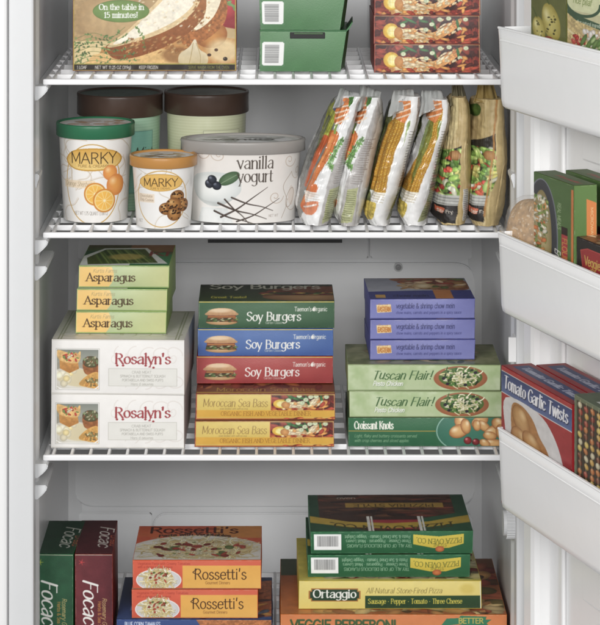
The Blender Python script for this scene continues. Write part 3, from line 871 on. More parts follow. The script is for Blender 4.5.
def art_croissant():
    A = Art(154, 30, '2c6a42')
    A.rect(0, 0, 154, 30, '2f6c44', col2='276040'); A.rect(0, 13.5, 88, 14.3, 'b0923a')
    A.ell(130, 14, 43, 26, '3d7a64', edge='35705a'); A.ring(130, 14, 42, 25, '8fb8a4', 1.0)
    for (x, y, r, q, a) in ((113, 6, 9, 6, 50), (110, 14, 10, 7, -20), (117, 9, 8, 5, 80), (131, 4, 9, 6, -30), (135, 9, 8, 4.5, 40), (128, 8, 6, 4, 80), (145, 14, 11, 6, -30), (150, 7, 8, 6, 40), (152, 15, 8, 5, 80), (141, 19, 7, 4.5, 10), (144, 27, 11, 4.5, 0), (136, 27, 6, 4, 30)):
        A.ell(x, y, r, q, 'dfae6c', a, edge='a0602a', hl='f8e2b8', pw=1.3)
        A.ring(x, y, r * .98, q * .98, '8f5424', .45, a, 20, 170)
    A.ell(119, 24, 4, 4, '9a2428', edge='5a1014', hl='e89a98'); A.ell(127, 25.5, 3.8, 3.6, '8a1c22', edge='4a0c10', hl='e89a98')
    A.text('Croissant Knots', 6, 11.6, 7.8, 'f2f0e4', x1=45, w=1.2, con=.45, serif=.5)
    A.text('Light, flaky and buttery croissants served', 6, 20.5, 3, '8fb08a', x1=68, w=.8, slant=.2)
    A.text('with crisp cherries and sliced apples', 6, 25.5, 3, '8fb08a', x1=60, w=.8, slant=.2)
    A.noise(.03, 8)
    return A

def pasta(A, x, y, rx, ry, seed=1, plate=True):
    if plate:
        A.ell(x, y + ry * .15, rx * 1.5, ry * 1.22, 'e2e0de', edge='cfcccb'); A.ring(x, y + ry * .15, rx * 1.5, ry * 1.22, 'f4f3f1', .8)
    A.ell(x, y, rx, ry, 'dcc48a', edge='c2a262')
    A.strands(x, y, rx, ry, int(110 + rx * 7), ['f2e4b6', 'e8d498', 'f7eed0', 'dcc27c'], (.5 + rx * .008, .9 + rx * .012), seed, 1.0)
    A.scat(x - rx * .6, y - ry * .7, x + rx * .6, y + ry * .5, int(10 + rx * .5), (1, 2.6), (.6, 1.4), ['b03a24', '8a2a1a', 'c8502c', '5f7a3a'], seed=seed + 3)
def art_rossetti():
    A = Art(129, 30, 'e9aa3e')
    A.rect(0, 0, 129, 30, 'e6a63c', col2='eab04a'); A.rect(0, 0, 129, 5.5, 'd65c38')
    A.rect(0, 0, 50, 30, 'd9542e', col2='cf4c2a')
    A.setclip([(0, 0), (49.5, 0), (49.5, 30), (0, 30)])
    pasta(A, 26, 19.5, 15, 9.5, 5); A.setclip()
    A.text('Vegetable Pasta with Creamy Tomatoes', 5, 4.6, 2.4, 'a83018', x1=58, w=.9); A.text('with a cheese and herb sauce', 5, 8.2, 2.4, 'a83018', x1=40, w=.9)
    A.text("Rossetti's", 62, 20, 11, '3c2416', x1=115, w=.75, con=.7)
    A.line([(64, 10), (60.5, 12.5), (63.4, 14)], .8, '3c2416', sm=True)
    A.text('Gourmet Dinners', 73, 25.2, 3, '8a5a24', x1=98, w=.8)
    A.rect(0, 29.4, 129, 30, 'a86a2a'); A.noise(.02, 7)
    return A
def art_rossetti_top():
    A = Art(127, 120, 'c8502a')
    A.rect(0, 0, 127, 40, 'b84820', col2='c9602c'); A.rect(80, 0, 127, 44, 'c98a3a', .8)
    A.ell(63, 92, 72, 56, 'eeeae2', edge='dcd6cc')
    pasta(A, 66, 84, 52, 36, 9, False); A.scat(20, 60, 110, 108, 30, (3, 7), (2, 5), ['9a2e1e', '7a2418', 'b84830', '6a7a44'], seed=2)
    A.rect(0, 116, 127, 120, 'e4ddd0')
    A.text("Rossetti's", 12, 27, 22, '4a1e12', x1=104, w=.9); A.text('Pasta with Vegetables', 22, 42, 9, '3a2a20', x1=96, w=1.1, arc=-6)
    A.noise(.05, 8)
    return A
def art_blue_top():
    A = Art(155, 120, '2a3a68'); A.rect(0, 0, 155, 120, '24335c', col2='3c5890')
    A.poly([(60, 30), (155, 10), (155, 112), (84, 118)], 'b0602c', sm=False, noise=.3); A.scat(66, 40, 150, 112, 60, (4, 14), (2, 5), ['c87a34', '8a3a20', 'd8a04a', '5a3a3a', '6a7a90'], seed=3)
    A.text('Blue Corn', 12, 96, 12, '8a9ac4', x1=46, w=.8)
    return A
def art_blue():
    A = Art(156, 34, '2f4a86'); A.rect(0, 0, 156, 34, '2f4a86', col2='263c70')
    A.poly([(80, 0), (156, 0), (156, 34), (100, 34)], 'b06a34', noise=.3); A.text('BLUE CORN TAMALES', 8, 8, 5, 'c8d0e4', x1=44, w=1)
    return A

def art_foc(bg, bg2, dark):
    A = Art(41, 110, bg)
    A.rect(0, 0, 41, 110, bg, col2=bg2, vert=False); A.noise(.12, 10)
    A.rect(0, 0, 41, 1, 'b9b3a0', .8)
    A.text('Focaccia', 11, 30, 19, 'eceae4', x1=96, w=.85, con=.45, slant=.25, ang=90) if False else None
    A.text('Focaccia', 9, 29, 15.5, 'eceae4', x1=9 + 76, w=1.15, con=.45, slant=.3, ang=90)
    A.text('Rosemary Garlic', 30, 50, 4.6, 'c9b070', x1=30 + 42, w=.8, slant=.25, ang=90)
    A.text('Herbs & Sea Salt', 25, 54, 3.6, 'c88a3a', x1=25 + 34, w=.9, ang=90)
    c = 'a9b83a' if dark else 'c03030'
    for k in range(5):
        a = k * 72 * math.pi / 180; A.line([(7, 9), (7 + 3.4 * math.cos(a), 9 + 3.4 * math.sin(a))], 1, c, w1=.4)
    return A
def art_foc_top(bg, bg2):
    A = Art(38, 110, bg); A.rect(0, 0, 38, 110, bg, col2=bg2)
    A.text('Focac', 22, 22, 14, 'd8d6cc', x1=22 + 66, w=1.2, con=.5, slant=.3, ang=90)
    A.text('Bread', 34, 50, 8, 'c05a34', x1=34 + 34, w=.9, slant=.3, ang=90)
    A.noise(.1, 9)
    return A

def art_oven():
    A = Art(163, 22.5, '24613a')
    A.rect(0, 0, 163, 22.5, '276840', col2='1f5a34')
    A.barcode(3, 2.5, 30.5, 19, n=30)
    for i, t in enumerate(('TRY ALL OF OUR DELICIOUS FLAVORS', 'Three Cheese * Pepperoni * Meat Lovers', 'Pesto & Sun Dried Tomato * Veggie Delight')):
        A.text(t, 102 - i, 15.2 - i * 4.6 - 2.2, 3.2, 'a8c4a4', x1=102 - i + 66, w=.9, con=.8, ang=180)
    x0, x1 = 103, 154
    A.poly([(x0, 3), (x0 + 26, 5.2), (x1, 2.6), (x1, 12.6), (x0 + 36, 17), (x0 + 20, 17), (x0, 13)], 'd8c23c', sm=False, col2='c9b02c')
    A.text('PIZZA OVEN CO.', x1 - 2, 6.3, 5, '4a5a24', x1=x1 - 2 + 46, w=.8, con=.6, serif=.5, ang=180, arc=-1.6)
    A.text('STONE', x0 + 34, 12.6, 3, '6a6a24', x1=x0 + 34 + 14, w=.8, ang=180)
    A.ell(x0 + 27, 18.2, 4.6, 3, 'c8702c', edge='9a4418'); A.noise(.04, 8)
    return A
def art_oven_top():
    A = Art(163, 125, '3c2418')
    A.rect(0, 0, 163, 125, '4a2c1c', col2='382015'); A.scat(20, 0, 150, 75, 160, (8, 22), (2, 5), ['5a3420', '3a2014', '6e4428', '2c1810', '7a3a24'], (-8, 8), seed=9)
    A.rect(0, 0, 10, 125, '1f4a30'); A.rect(150, 0, 163, 125, '274e34')
    A.rect(38, 30, 140, 46, 'b08a2c'); A.text('PIZZERIA STYLE', 130, 34, 10, '5a4418', x1=130 + 84, w=1, ang=180)
    A.poly([(10, 92), (0, 90), (0, 125), (60, 125)], '1f5032'); A.poly([(163, 60), (112, 84), (112, 125), (163, 125)], '2c5a3c')
    A.rect(58, 88, 112, 118, 'a8242c')
    A.poly([(0, 74), (40, 94), (82, 99), (120, 94), (163, 72), (163, 96), (120, 112), (82, 116), (40, 112), (0, 96)], 'c0a028', sm=False)
    A.text('PIZZA OVEN CO.', 144, 95, 14, '4c4418', x1=144 + 124, w=1, serif=.6, ang=180, arc=-14)
    for x in (60, 112): A.rect(x - 2, 76, x + 1, 125, 'e8e6de'); A.rect(x + 2, 76, x + 4, 125, 'e8e6de')
    A.text('oven', 30, 16, 8, 'b8b8a8', x1=50, w=.8, ang=0); A.noise(.08, 9)
    return A
def art_ortaggio():
    A = Art(182, 28.5, 'e4cf5c')
    A.rect(0, 0, 182, 28.5, 'e6d47a', col2='e0cc68')
    A.rect(66, 15, 182, 28.5, '2a4a28', col2='223f22')
    A.poly([(12, 7.6), (59, 7.6), (59, 10), (61.5, 10), (61.5, 18.6), (59, 18.6), (59, 21), (12, 21), (12, 18.6), (9.5, 18.6), (9.5, 10), (12, 10)], 'b0742c')
    A.rect(13, 8.6, 58, 20, '24402a'); A.rect(11, 11, 60, 17.6, '24402a')
    A.text('Ortaggio', 14, 17, 8, 'f4f2ea', x1=57.5, w=1.4, con=.4, serif=.5)
    A.text('All-Natural Stone-Fired Pizza', 67, 12.4, 5.4, '7a6a2c', x1=143, w=.65, con=.6, slant=.25)
    A.text('Sausage * Pepper * Tomato * Three Cheese', 69, 23.2, 5, 'd8c84a', x1=163, w=1.05, con=.6, serif=.5)
    A.ell(168, 8, 7, 5, 'd0b84a', soft=.6, alpha=.6); A.rect(181, 0, 182, 28.5, 'e8e2c8'); A.noise(.025, 8)
    return A
def art_ortaggio_top():
    A = Art(182, 140, 'c8b878'); A.rect(0, 0, 26, 140, 'b8a838', col2='d2c04c')
    A.scat(26, 0, 182, 140, 240, (4, 13), (3, 8), ['8a7a58', 'b8a888', 'd8c8a0', '5a6a3a', '8a2e24', '6a4a34', 'c9b890'], seed=10)
    A.rect(0, 134, 182, 140, 'd8c858'); A.noise(.1, 9)
    return A
def art_pepperoni():
    A = Art(226, 42, 'd6803c')
    A.rect(0, 0, 226, 42, 'd2783a', col2='dc8a44')
    A.text('VEGGIE PEPPERONI', 10, 15.5, 9.5, '3f5a34', x1=116, w=1.6)
    A.poly([(160, 12), (166, 4), (178, 3.5), (180, 1), (206, 2), (205, 5), (211, 5), (206, 9), (210, 14), (190, 13), (178, 10)], '2f7a58', sm=False); A.text('BETTER', 178, 9, 5.4, 'c8b050', x1=203, w=1.3)
    A.noise(.04, 9)
    return A
def art_pepperoni_top():
    A = Art(226, 190, '8a4424'); A.rect(0, 0, 226, 190, '7a4a24', col2='b0602c')
    A.rect(0, 0, 34, 60, '3c4a2c'); A.rect(0, 60, 30, 190, 'a8581f', col2='c8742e')
    A.ring(34, 80, 14, 46, '5a6a2c', 4)
    A.scat(34, 20, 226, 182, 150, (8, 20), (6, 14), ['8a2e1e', 'b85a30', 'c8904a', '6a5a2c', '9a3a24', 'd0a860', '5a3a20'], seed=17)
    A.scat(40, 150, 220, 190, 60, (6, 14), (3, 8), ['c8884a', 'dcb070', 'a8502c', 'e0c084'], seed=19)
    A.noise(.1, 10)
    return A

# tub wraps: canvas width spans 190 degrees round the tub
def marble(A, n=14, seed=1, col='d9c8b4'):
    R = random.Random(seed)
    for k in range(n):
        x, y = R.uniform(0, A.w), R.uniform(0, A.h); pts = [(x, y)]; d = R.uniform(0, 6.28)
        for i in range(6):
            d += R.uniform(-.9, .9); x += 11 * math.cos(d); y += 8 * math.sin(d); pts.append((x, y))
        A.line(pts, R.uniform(1, 3), col, .35, sm=True, w1=.6); A.line([(p[0] + .8, p[1] + .5) for p in pts], .5, 'b8a07c', .6, sm=True)
def art_marky_orange():
    A = Art(118, 100, 'f3f0ec'); marble(A, 22, 4)
    cx = 59; o_ = A; A = Shift(A, 8)
    A.ring(cx - 1, 52, 31, 42, 'c89a3a', 1.0, 0)
    A.poly([(cx - 31, 27), (cx - 21, 17), (cx, 14), (cx + 22, 17), (cx + 32, 26), (cx + 22, 35), (cx, 38), (cx - 21, 36)], 'c9962e', sm=True)
    A.poly([(cx - 29, 27), (cx - 20, 18), (cx, 15.5), (cx + 21, 18), (cx + 30, 26), (cx + 21, 34), (cx, 36.5), (cx - 20, 35)], 'dca843', sm=True, col2='efcf80', noise=.05)
    A.text('MARKY', cx - 24, 30, 11.5, '4a3a24', x1=cx + 25, w=.7, con=.8)
    A.text('PURE & CREAMY', cx - 16, 34, 2.6, '8a6a34', x1=cx + 16, w=.9)
    A.rect(cx - 36, 48, cx + 2, 56, 'efd9b8', .8); A.text('Orange Sherbet', cx - 34, 54, 4.6, 'b09a78', x1=cx - 2, w=.6, slant=.3)
    for (x, y, r) in ((cx + 18, 40, 8), (cx + 25, 53, 11)):
        A.ell(x, y, r, r * 1.02, 'f0a444', edge='d88030', hl='fcd49a')
    for (x, y, r) in ((cx + 2, 62, 12), (cx + 12, 69, 12.5)):
        A.ell(x, y, r, r, 'e0901e', edge='d48618'); A.ell(x, y, r * .86, r * .86, 'f4dc9a'); A.ell(x, y, r * .78, r * .78, 'f0b43a', edge='f2bc4a')
        for k in range(10): A.line([(x, y), (x + r * .74 * math.cos(k * .628), y + r * .74 * math.sin(k * .628))], .6, 'f8dc94')
        A.ell(x, y, 1.4, 1.4, 'f8e8bc')
    A.text('NET WT 1.75 QUART (1.66 L)', cx - 22, 84, 3.6, 'a8a098', x1=cx + 16, w=.8)
    A = o_; A.noise(.012, 9)
    return A
def art_marky_cookie():
    A = Art(98, 72, 'f3f1ee'); marble(A, 12, 9, 'e3dcd2')
    cx = 47
    A.ring(cx + 1, 41, 28, 29, 'cf9f42', .9)
    A.ell(cx, 24, 23, 9, 'c9962e'); A.ell(cx, 24, 22, 8.2, 'e2b050', edge='e8bc62')
    A.text('MARKY', cx - 17.5, 28, 8.2, '4a3a24', x1=cx + 18, w=.75, con=.8); A.text('PURE & CREAMY', cx - 10, 31, 1.8, '8a6a34', x1=cx + 10, w=.9)
    A.rect(cx - 26, 36, cx - 6, 45, 'efdcc4', .9); A.text('Chocolate', cx - 24, 39.6, 2.6, 'a08a70', x1=cx - 8, w=.8); A.text('Chip Cookie', cx - 24, 43.6, 2.6, 'a08a70', x1=cx - 7, w=.8)
    R = random.Random(5)
    for (x, y, r) in ((cx + 18, 39, 8), (cx + 25, 48, 8), (cx + 6, 51, 7.5), (cx + 14, 47, 8.5), (cx + 15, 57, 8)):
        A.ell(x, y, r, r * .85, 'b8803c', edge='7a4a1c', hl='dcae6c')
        for k in range(13): A.ell(x + R.uniform(-.7, .7) * r, y + R.uniform(-.6, .6) * r, R.uniform(.7, 1.3), R.uniform(.6, 1), '3a2414', edge='24140a')
    A.text('NET', cx - 28, 66, 3, 'a8a098', w=.8)
    A.noise(.012, 8)
    return A
def art_vanilla():
    A = Art(150, 80, 'e8e4df')
    A.rect(0, 0, 150, 80, 'e8e2dc', col2='efebe6')
    for (x, y, r, s) in ((118, 18, 9, 1), (132, 30, 10, -1), (104, 54, 9, 1), (124, 60, 12, 1), (40, 10, 8, 1), (56, 12, 7, -1), (138, 60, 10, 1), (20, 14, 8, 1)):
        t = np.linspace(0, 9, 34); A.line(np.stack([x + s * r * np.exp(-t / 5) * np.cos(t), y + r * np.exp(-t / 5) * np.sin(t)], -1), .6, 'b8a08c', .8)
    A.line([(112, 76), (118, 60), (112, 44), (122, 30)], .6, 'a89484', .8, sm=True)
    A.poly([(122, 44), (130, 52), (126, 64), (119, 58)], 'e2d6cc', sm=True); A.ring(122, 56, 5, 10, 'a89484', .6, 20)
    o_ = A; A = Shift(A, 5, 6)
    A.poly([(22, 30), (40, 24), (60, 26), (68, 36), (62, 50), (48, 58), (34, 56), (22, 46)], 'd6dad8', sm=True, col2='c4c8c6')
    A.ell(44, 40, 24, 14, 'f2f3f0', edge='d2d6d4'); A.poly([(30, 60), (56, 60), (62, 78), (22, 78)], 'd9dcda', sm=False, col2='eef0ee', noise=.04)
    A.ell(38, 70, 9, 12, 'f6f7f5', soft=.6, alpha=.8)
    A.ell(58, 30, 10, 5.4, '5f7a58', -35, edge='3f5a3c'); A.line([(50, 36), (66, 25)], .6, '8aa080')
    for (x, y) in ((40, 36), (47, 37.5), (43, 31.5)): A.ell(x, y, 4.4, 4.4, '3a3e4a', edge='1a1c24', hl='8a90a0')
    A = Shift(o_, 2, 4)
    for p, w in (((50, 58, 92, 74), 2.2), ((46, 66, 84, 80), 2.0), ((62, 52, 98, 66), 1.7), ((52, 72, 92, 42), 1.9), ((66, 76, 104, 54), 1.5), ((56, 54, 76, 78), 1.6)):
        q = [(p[0], p[1]), ((p[0] * 2 + p[2]) / 3 + 1, (p[1] * 2 + p[3]) / 3 + 1.5), ((p[0] + p[2] * 2) / 3 + 1, (p[1] + p[3] * 2) / 3), (p[2], p[3])]
        A.line(q, w, '3a302c', sm=True, w1=.4); A.line([(a + .2, b - .3) for a, b in q], w * .3, '7a6a5c', .8, sm=True, w1=.2)
    A = o_
    A.text('vanilla', 71, 25, 12, '4a4038', x1=101, w=.7, con=.35, serif=.4)
    A.text('yogurt', 71, 38.5, 12, '4a4038', x1=101, w=.7, con=.35, serif=.4)
    A.text('NET WT', 98, 74, 2.4, 'a89c92', x1=108, w=.8)
    for i in range(8): A.text('INGREDIENTS', 142, 16 + i * 5, 2.4, 'a8a098', x1=149, w=.8)
    A.noise(.015, 10)
    return A
def art_bigtub(bg, bg2, lab, txt):
    A = Art(128, 118, bg); A.rect(0, 0, 128, 118, bg, col2=bg2)
    for k in range(40): A.rect(0, k * 3, 128, k * 3 + .8, mixc(bg, 'ffffff', .25), .5)
    A.rect(62, 36, 102, 100, lab, .8); A.line([(62, 36), (102, 36), (102, 100), (62, 100), (62, 36)], .8, mixc(lab, '000000', .2))
    A.text(txt, 80, 62, 9, '3c4a3c', x1=102, w=.8, slant=.3, con=.5)
    return A
def art_lid(base, edge, pal, seed, rx=1.0, txt=None, tc='6a6a6a', up=.3):
    A = Art(80, 80, base, q=3); A.noise(.05, 14)
    A.ell(40, 40, 33, 33, mixc(base, 'ffffff', up))
    A.scat(14, 20, 66, 60, 22, (3, 10), (3, 7), pal, seed=seed, alpha=.5)
    if txt: A.text(txt, 20, 46, 13, tc, x1=62, w=.9)
    return A

# door goods
def art_twists():
    A = Art(74, 140, 'a02428'); A.rect(0, 0, 74, 140, 'a8282c', col2='8e1e24')
    A.poly([(0, 5), (74, 5), (74, 26), (0, 26)], '3a4a78'); A.line([(0, 4.6), (74, 4.6)], .9, 'c9c6c0'); A.line([(0, 26.4), (74, 26.4)], .9, 'd8d6d0'); A.rect(0, 5, 74, 26, '32406e', .5, col2='7a8ab4')
    A.text('Tomato Garlic Twists', 3, 20.5, 12.5, 'efedf0', x1=70, w=.85, con=.5, slant=.12, shadow='20284a')
    A.poly([(5, 30), (40, 27), (58, 44), (68, 74), (72, 100), (66, 140), (24, 140), (10, 104), (5, 66)], 'dcd8d6', sm=True, col2='c8c4c2')
    A.poly([(12, 34), (22, 29), (34, 36), (42, 50), (50, 60), (58, 82), (62, 104), (56, 140), (30, 140), (18, 100), (12, 64)], 'b07a42', sm=True, col2='a26a34', noise=.1)
    for (x, y, rx, ry, a) in ((22, 44, 14, 9, 70), (20, 64, 12, 9, 80), (34, 62, 13, 9, 55), (30, 84, 15, 10, 60), (44, 80, 14, 9, 65), (42, 104, 16, 11, 60), (34, 118, 14, 10, 60), (52, 118, 14, 9, 80)):
        A.ell(x, y, rx, ry, 'cb9c62', a, edge='9a6632', hl='e2c08c', pw=1.4); A.ring(x, y, rx * .96, ry * .96, '8a5428', .5, a, 20, 170)
    A.noise(.06, 5)
    return A
def art_twists_top():
    A = Art(74, 60, '96242a'); A.rect(4, 12, 70, 46, '3a4670'); A.text('Tomato Garlic Twists', 8, 36, 15, 'a8acc0', x1=68, w=.9, slant=.1)
    A.noise(.05, 6); return A
def art_entree():
    A = Art(42, 140, '55703c'); A.rect(0, 0, 42, 140, '4a6836', col2='5a7840')
    A.ell(9, 56, 17, 52, '2c2e34', edge='3c3e46'); A.ring(9, 56, 17, 52, '7a7c88', 1)
    A.ell(9, 58, 11, 44, 'b8a878', edge='8a7a4a')
    A.scat(0, 20, 15, 100, 230, (1.2, 3.6), (.8, 2), ['e6dcc0', '8a9a4a', 'c8702c', '5a7a34', 'f0e8d4', 'b8a878', 'd89a50'], seed=6)
    A.text('REAL MEALS', 26, 20, 3.2, 'a8b890', x1=26 + 24, w=.9, ang=90)
    A.text('Entree Legends', 23.5, 62, 5.4, 'e8e6dc', x1=23.5 + 44, w=1, slant=.3, ang=90)
    A.rect(30, 40, 36, 140, 'a8282c'); A.rect(30, 40, 36, 47, '2a1414'); A.text('FLOUNDER LITE', 31, 50, 4.6, 'c9a03c', x1=31 + 50, w=1, ang=90)
    A.rect(39.5, 4, 42, 140, 'c8702c'); A.noise(.05, 6)
    return A
def art_entree_side():
    A = Art(26, 140, '55743a'); A.rect(0, 0, 26, 140, '5f7e42', col2='4f6e36')
    A.poly([(14, 12), (26, 16), (26, 60), (14, 60)], 'd07a30'); A.text('MICROWAVE', 19, 20, 3, 'e8d8b0', x1=19 + 30, w=.8, ang=90)
    return A
def art_entree_top():
    A = Art(42, 40, '5a6e3e'); A.text('Flounder', 14, 26, 9, 'a83a2c', x1=38, w=1, slant=.2); A.noise(.08, 6); return A
def art_grill():
    A = Art(60, 111, '2a2426'); A.rect(0, 0, 60, 111, '262022', col2='3a3030')
    A.poly([(6, 12), (16, 8), (54, 8), (54, 34), (10, 34)], '9a2024'); A.line([(6, 12), (16, 8), (54, 8), (54, 34), (10, 34), (6, 12)], 1, 'b83a34'); A.text('Veggie Loaf', 12, 25, 9, 'c9a84a', x1=52, w=1)
    A.rect(0, 36, 60, 40, 'a8282c'); return A
def art_grill_top():
    A = Art(60, 40, '5a3a28'); A.scat(0, 0, 60, 40, 50, (4, 10), (2, 6), ['8a5a34', 'c8a070', '5a3a24', 'b84a2c', 'e0c8a0'], seed=3); return A
def art_kebab():
    A = Art(60, 164, '6a7258'); A.rect(3, 4, 60, 164, '3c3428')
    R = random.Random(8)
    for k in range(8):
        x = 7 + k * 7
        for j in range(21):
            y = 8 + j * 7.4 + R.uniform(-1, 1)
            c = R.choice(['8a2a1c', 'a83a24', 'd8a84a', 'e0d4b0', 'c8702c', '7a3a20', 'e8c860'])
            A.ell(x + R.uniform(-.6, .6), y, 2.6, 3.4, c, R.uniform(-20, 20), edge=mixc(c, '000000', .4), hl=mixc(c, 'ffffff', .4))
        A.line([(x, 2), (x, 164)], .4, 'c9b48a')
    A.poly([(26, 40), (50, 38), (50, 56), (26, 58)], 'd8d4c0', .0)
    return A
def art_kebab_top():
    A = Art(60, 40, '5f6a54'); A.rect(18, 14, 52, 34, 'c9ccc4'); A.barcode(20, 16, 50, 32); A.noise(.08, 7); return A
def art_peppers():
    A = Art(37, 180, '6a6e3c'); A.rect(0, 0, 37, 180, '5f6436', col2='6a6e40')   # photo y = canvas y - 62
    for (x, y, rx, ry, a) in ((22, 82, 9, 19, -12), (9, 92, 7, 13, -8)):
        A.ell(x, y, rx, ry, 'c9bc6a', a, edge='9a8c3c', hl='e8e0a4'); A.scat(x - rx * .5, y - ry * .6, x + rx * .5, y + ry * .7, 14, (.8, 1.6), (.5, 1.1), ['4a4a24', '6a6430', 'e0d890'], seed=int(x))
        A.line([(x - 2, y - ry + 1), (x - 4 - rx * .4, y - ry - 8)], 1.2, '4a5a2c')
    A.ell(20, 103, 6, 6, 'a8443c', edge='8a2c28'); A.text('Stuffed', 6, 40, 14, 'e6e4c8', x1=34, w=.9); A.noise(.06, 5); return A
def art_salad():
    A = Art(50, 193, 'c9c49a')
    A.rect(0, 0, 50, 72, 'd9dcae'); A.poly([(0, 68), (12, 76), (50, 82), (50, 88), (12, 82), (0, 76)], '3f5a44'); A.text('& other natural ingredients', 8, 84.6, 3.6, 'dfe6d0', x1=49, w=.8)
    A.ring(20, 62, 22, 14, '3f5a44', 3, 0, 0, 180); A.text('rice pilaf', 8, 64, 7, '8a9a5c', x1=32, w=.8, slant=.2)
    A.poly([(0, 76), (12, 82), (50, 88), (50, 193), (0, 193)], 'c9b27a', noise=.3)
    for k in range(5): A.line([(0, 84 + k * 9), (20 + k * 2, 96 + k * 7)], 2.2, ['b8a070', 'e0d0a0'][k % 2])
    A.scat(4, 98, 24, 118, 40, (1.8, 3.4), (1.4, 2.8), ['b8322a', 'c8483a', 'd8645a', 'a8241c'], seed=4, hl=True)
    A.scat(20, 90, 44, 116, 26, (2.4, 5), (2, 4), ['e8b48a', 'f2d2b0', 'e0e0d0', 'f6ece0'], seed=5, hl=True)
    A.scat(20, 96, 50, 120, 22, (3, 8), (1.4, 3), ['7a9a54', '5a7a3c', 'a8c080'], (-80, -30), seed=6); A.noise(.05, 4); return A
# ------------------------------------------------------------------ freezer cabinet and door
YF = 3.57            # front plane of the cabinet
YS = 3.61            # front edge of the shelves
YB = 4.20            # back wall
XL, XR = -0.320, 0.320
TOPZ, BOTZ = 1.47, 0.16
fz = empty('freezer', (0, YF, BOTZ), 0, 'white upright freezer standing open, its shelves and door packed with frozen food', 'freezer')
def F(o):           # make o a part of the freezer keeping its world place
    o.parent = fz
    o.location = Vector(o.location) - Vector((0, YF, BOTZ))
    return o
F(box('side_wall', XL - 0.05, XL, YF + .002, YB + .03, BOTZ, TOPZ, M_LINER_IN))
F(box('side_wall', XR, XR + .05, YF + .002, YB + .03, BOTZ, TOPZ, M_LINER_IN))
F(box('back_wall', XL - .002, XR + .002, YB, YB + .03, BOTZ, TOPZ, M_LINER_IN))
F(box('ceiling_panel', XL - .05, XR + .05, YF + .002, YB + .03, TOPZ, TOPZ + .05, M_LINER_IN))
F(box('floor_panel', XL - .05, XR + .05, YF + .002, YB + .03, BOTZ - .05, BOTZ, M_LINER_IN))
# front breaker strips and the outer frame
F(box('front_strip', WX(8.2, YF), XL + .0012, YF - .004, YF + .03, BOTZ - .06, TOPZ + .06, M_LINER, bev=.003))
F(box('front_strip', XR - .0012, WX(536, YF), YF - .004, YF + .03, BOTZ - .06, TOPZ + .06, M_LINER, bev=.003))
F(box('outer_frame', WX(-40, YF), WX(8, YF), YF - .014, YF + .5, BOTZ - .06, TOPZ + .06, M_FACE, bev=.004))
F(box('hinge_frame', WX(536.3, YF), WX(562, YF), YF + .004, YF + .5, BOTZ - .06, TOPZ + .06, M_GASKET, bev=.002))
# corner mouldings that run down the liner
for sx in (-1, 1):
    F(prism('corner_moulding', [(sx * .3205, YF + .035, BOTZ), (sx * .3165, YF + .05, BOTZ), (sx * .3165, YF + .064, BOTZ), (sx * .3205, YF + .08, BOTZ)], (0, 0, TOPZ - BOTZ), M_LINER_IN))
    F(prism('back_corner', [(sx * .3205, YB - .02, BOTZ), (sx * .3205, YB + .001, BOTZ), (sx * .299, YB + .001, BOTZ)], (0, 0, TOPZ - BOTZ), M_LINER_IN))
# back: evaporator cover as a plate with rounded corners, upper plates and their joints
zc = WZ(262, YB)
def plate(name, x0, x1, z0, z1, r, th, m):
    pts = []
    for cx, cz, a0 in ((x1 - r, z1 - r, 0), (x0 + r, z1 - r, 90), (x0 + r, z0 + r, 180), (x1 - r, z0 + r, 270)):
        for k in range(7):
            a = math.radians(a0 + k * 15); pts.append((cx + r * math.cos(a), YB - .0005, cz + r * math.sin(a)))
    return F(prism(name, pts, (0, -th, 0), m, bev=.0018))
plate('evaporator_cover', WX(73, YB), WX(476, YB), WZ(505, YB), zc, .032, .009, M_LINER_IN)
plate('back_plate', WX(74, YB), WX(368.6, YB), zc + .006, WZ(-12, YB), .004, .005, M_LINER_IN)
plate('back_plate', WX(370, YB), WX(474, YB), zc + .006, WZ(-12, YB), .004, .005, M_LINER_IN)
plate('lower_plate', WX(70, YB), WX(152, YB), BOTZ + .01, WZ(512, YB), .004, .004, M_LINER_IN)
plate('lower_plate', WX(153.4, YB), WX(476, YB), BOTZ + .01, WZ(512, YB), .02, .006, M_LINER_IN)
o = F(box('air_slot', WX(208, YB), WX(342, YB), YB - .0075, YB - .0045, WZ(242, YB), WZ(238, YB), M_DARK))
F(box('slot_lip', WX(206, YB), WX(344, YB), YB - .012, YB - .004, WZ(238, YB), WZ(236.4, YB), M_LINER_IN))
def screw(px, py):
    bm = bmesh.new(); c = Vector((WX(px, YB), YB - .0105, WZ(py, YB)))
    rod_bm(bm, c + Vector((0, .003, 0)), c - Vector((0, .0022, 0)), .0048, 14)
    rod_bm(bm, c - Vector((0, .0020, 0)), c - Vector((0, .0034, 0)), .0022, 6)
    F(link('screw', bm_mesh('screw', bm), M_STEEL))
    bm = bmesh.new(); rod_bm(bm, c + Vector((0, .002, 0)), c - Vector((0, .0004, 0)), .0072, 16)
    F(link('screw_recess', bm_mesh('screw_recess', bm), M_GASKET))
screw(398, 266); screw(110, 268)
# moulded ledges that carry the shelves
def bracket(zt, side, y0=YF + .022, L=.40, w=.0175, h=.020):
    s = side
    x0 = s * .3205
    pts = [(x0, y0, zt), (x0 - s * w, y0, zt), (x0 - s * (w + .001), y0, zt - .005), (x0 - s * w * .72, y0, zt - .012), (x0 - s * .003, y0, zt - h), (x0, y0, zt - h + .002)]
    return F(prism('shelf_bracket', pts, (0, L, 0), M_LINER_IN if side > 0 else M_LINER, bev=.0012))
ZS = {1: WZ(79, YS), 2: WZ(232.3, YS), 3: WZ(455, YS), 4: WZ(664, YS)}
TH = .0082
for k, z in ZS.items():
    for s in (-1, 1): bracket(z - TH + .0005, s)
for py in (264, 482, 172):
    for s in (-1, 1): bracket(WZ(py, YS), s, L=.12 if py != 172 else .05, w=.0165 if py != 172 else .006)
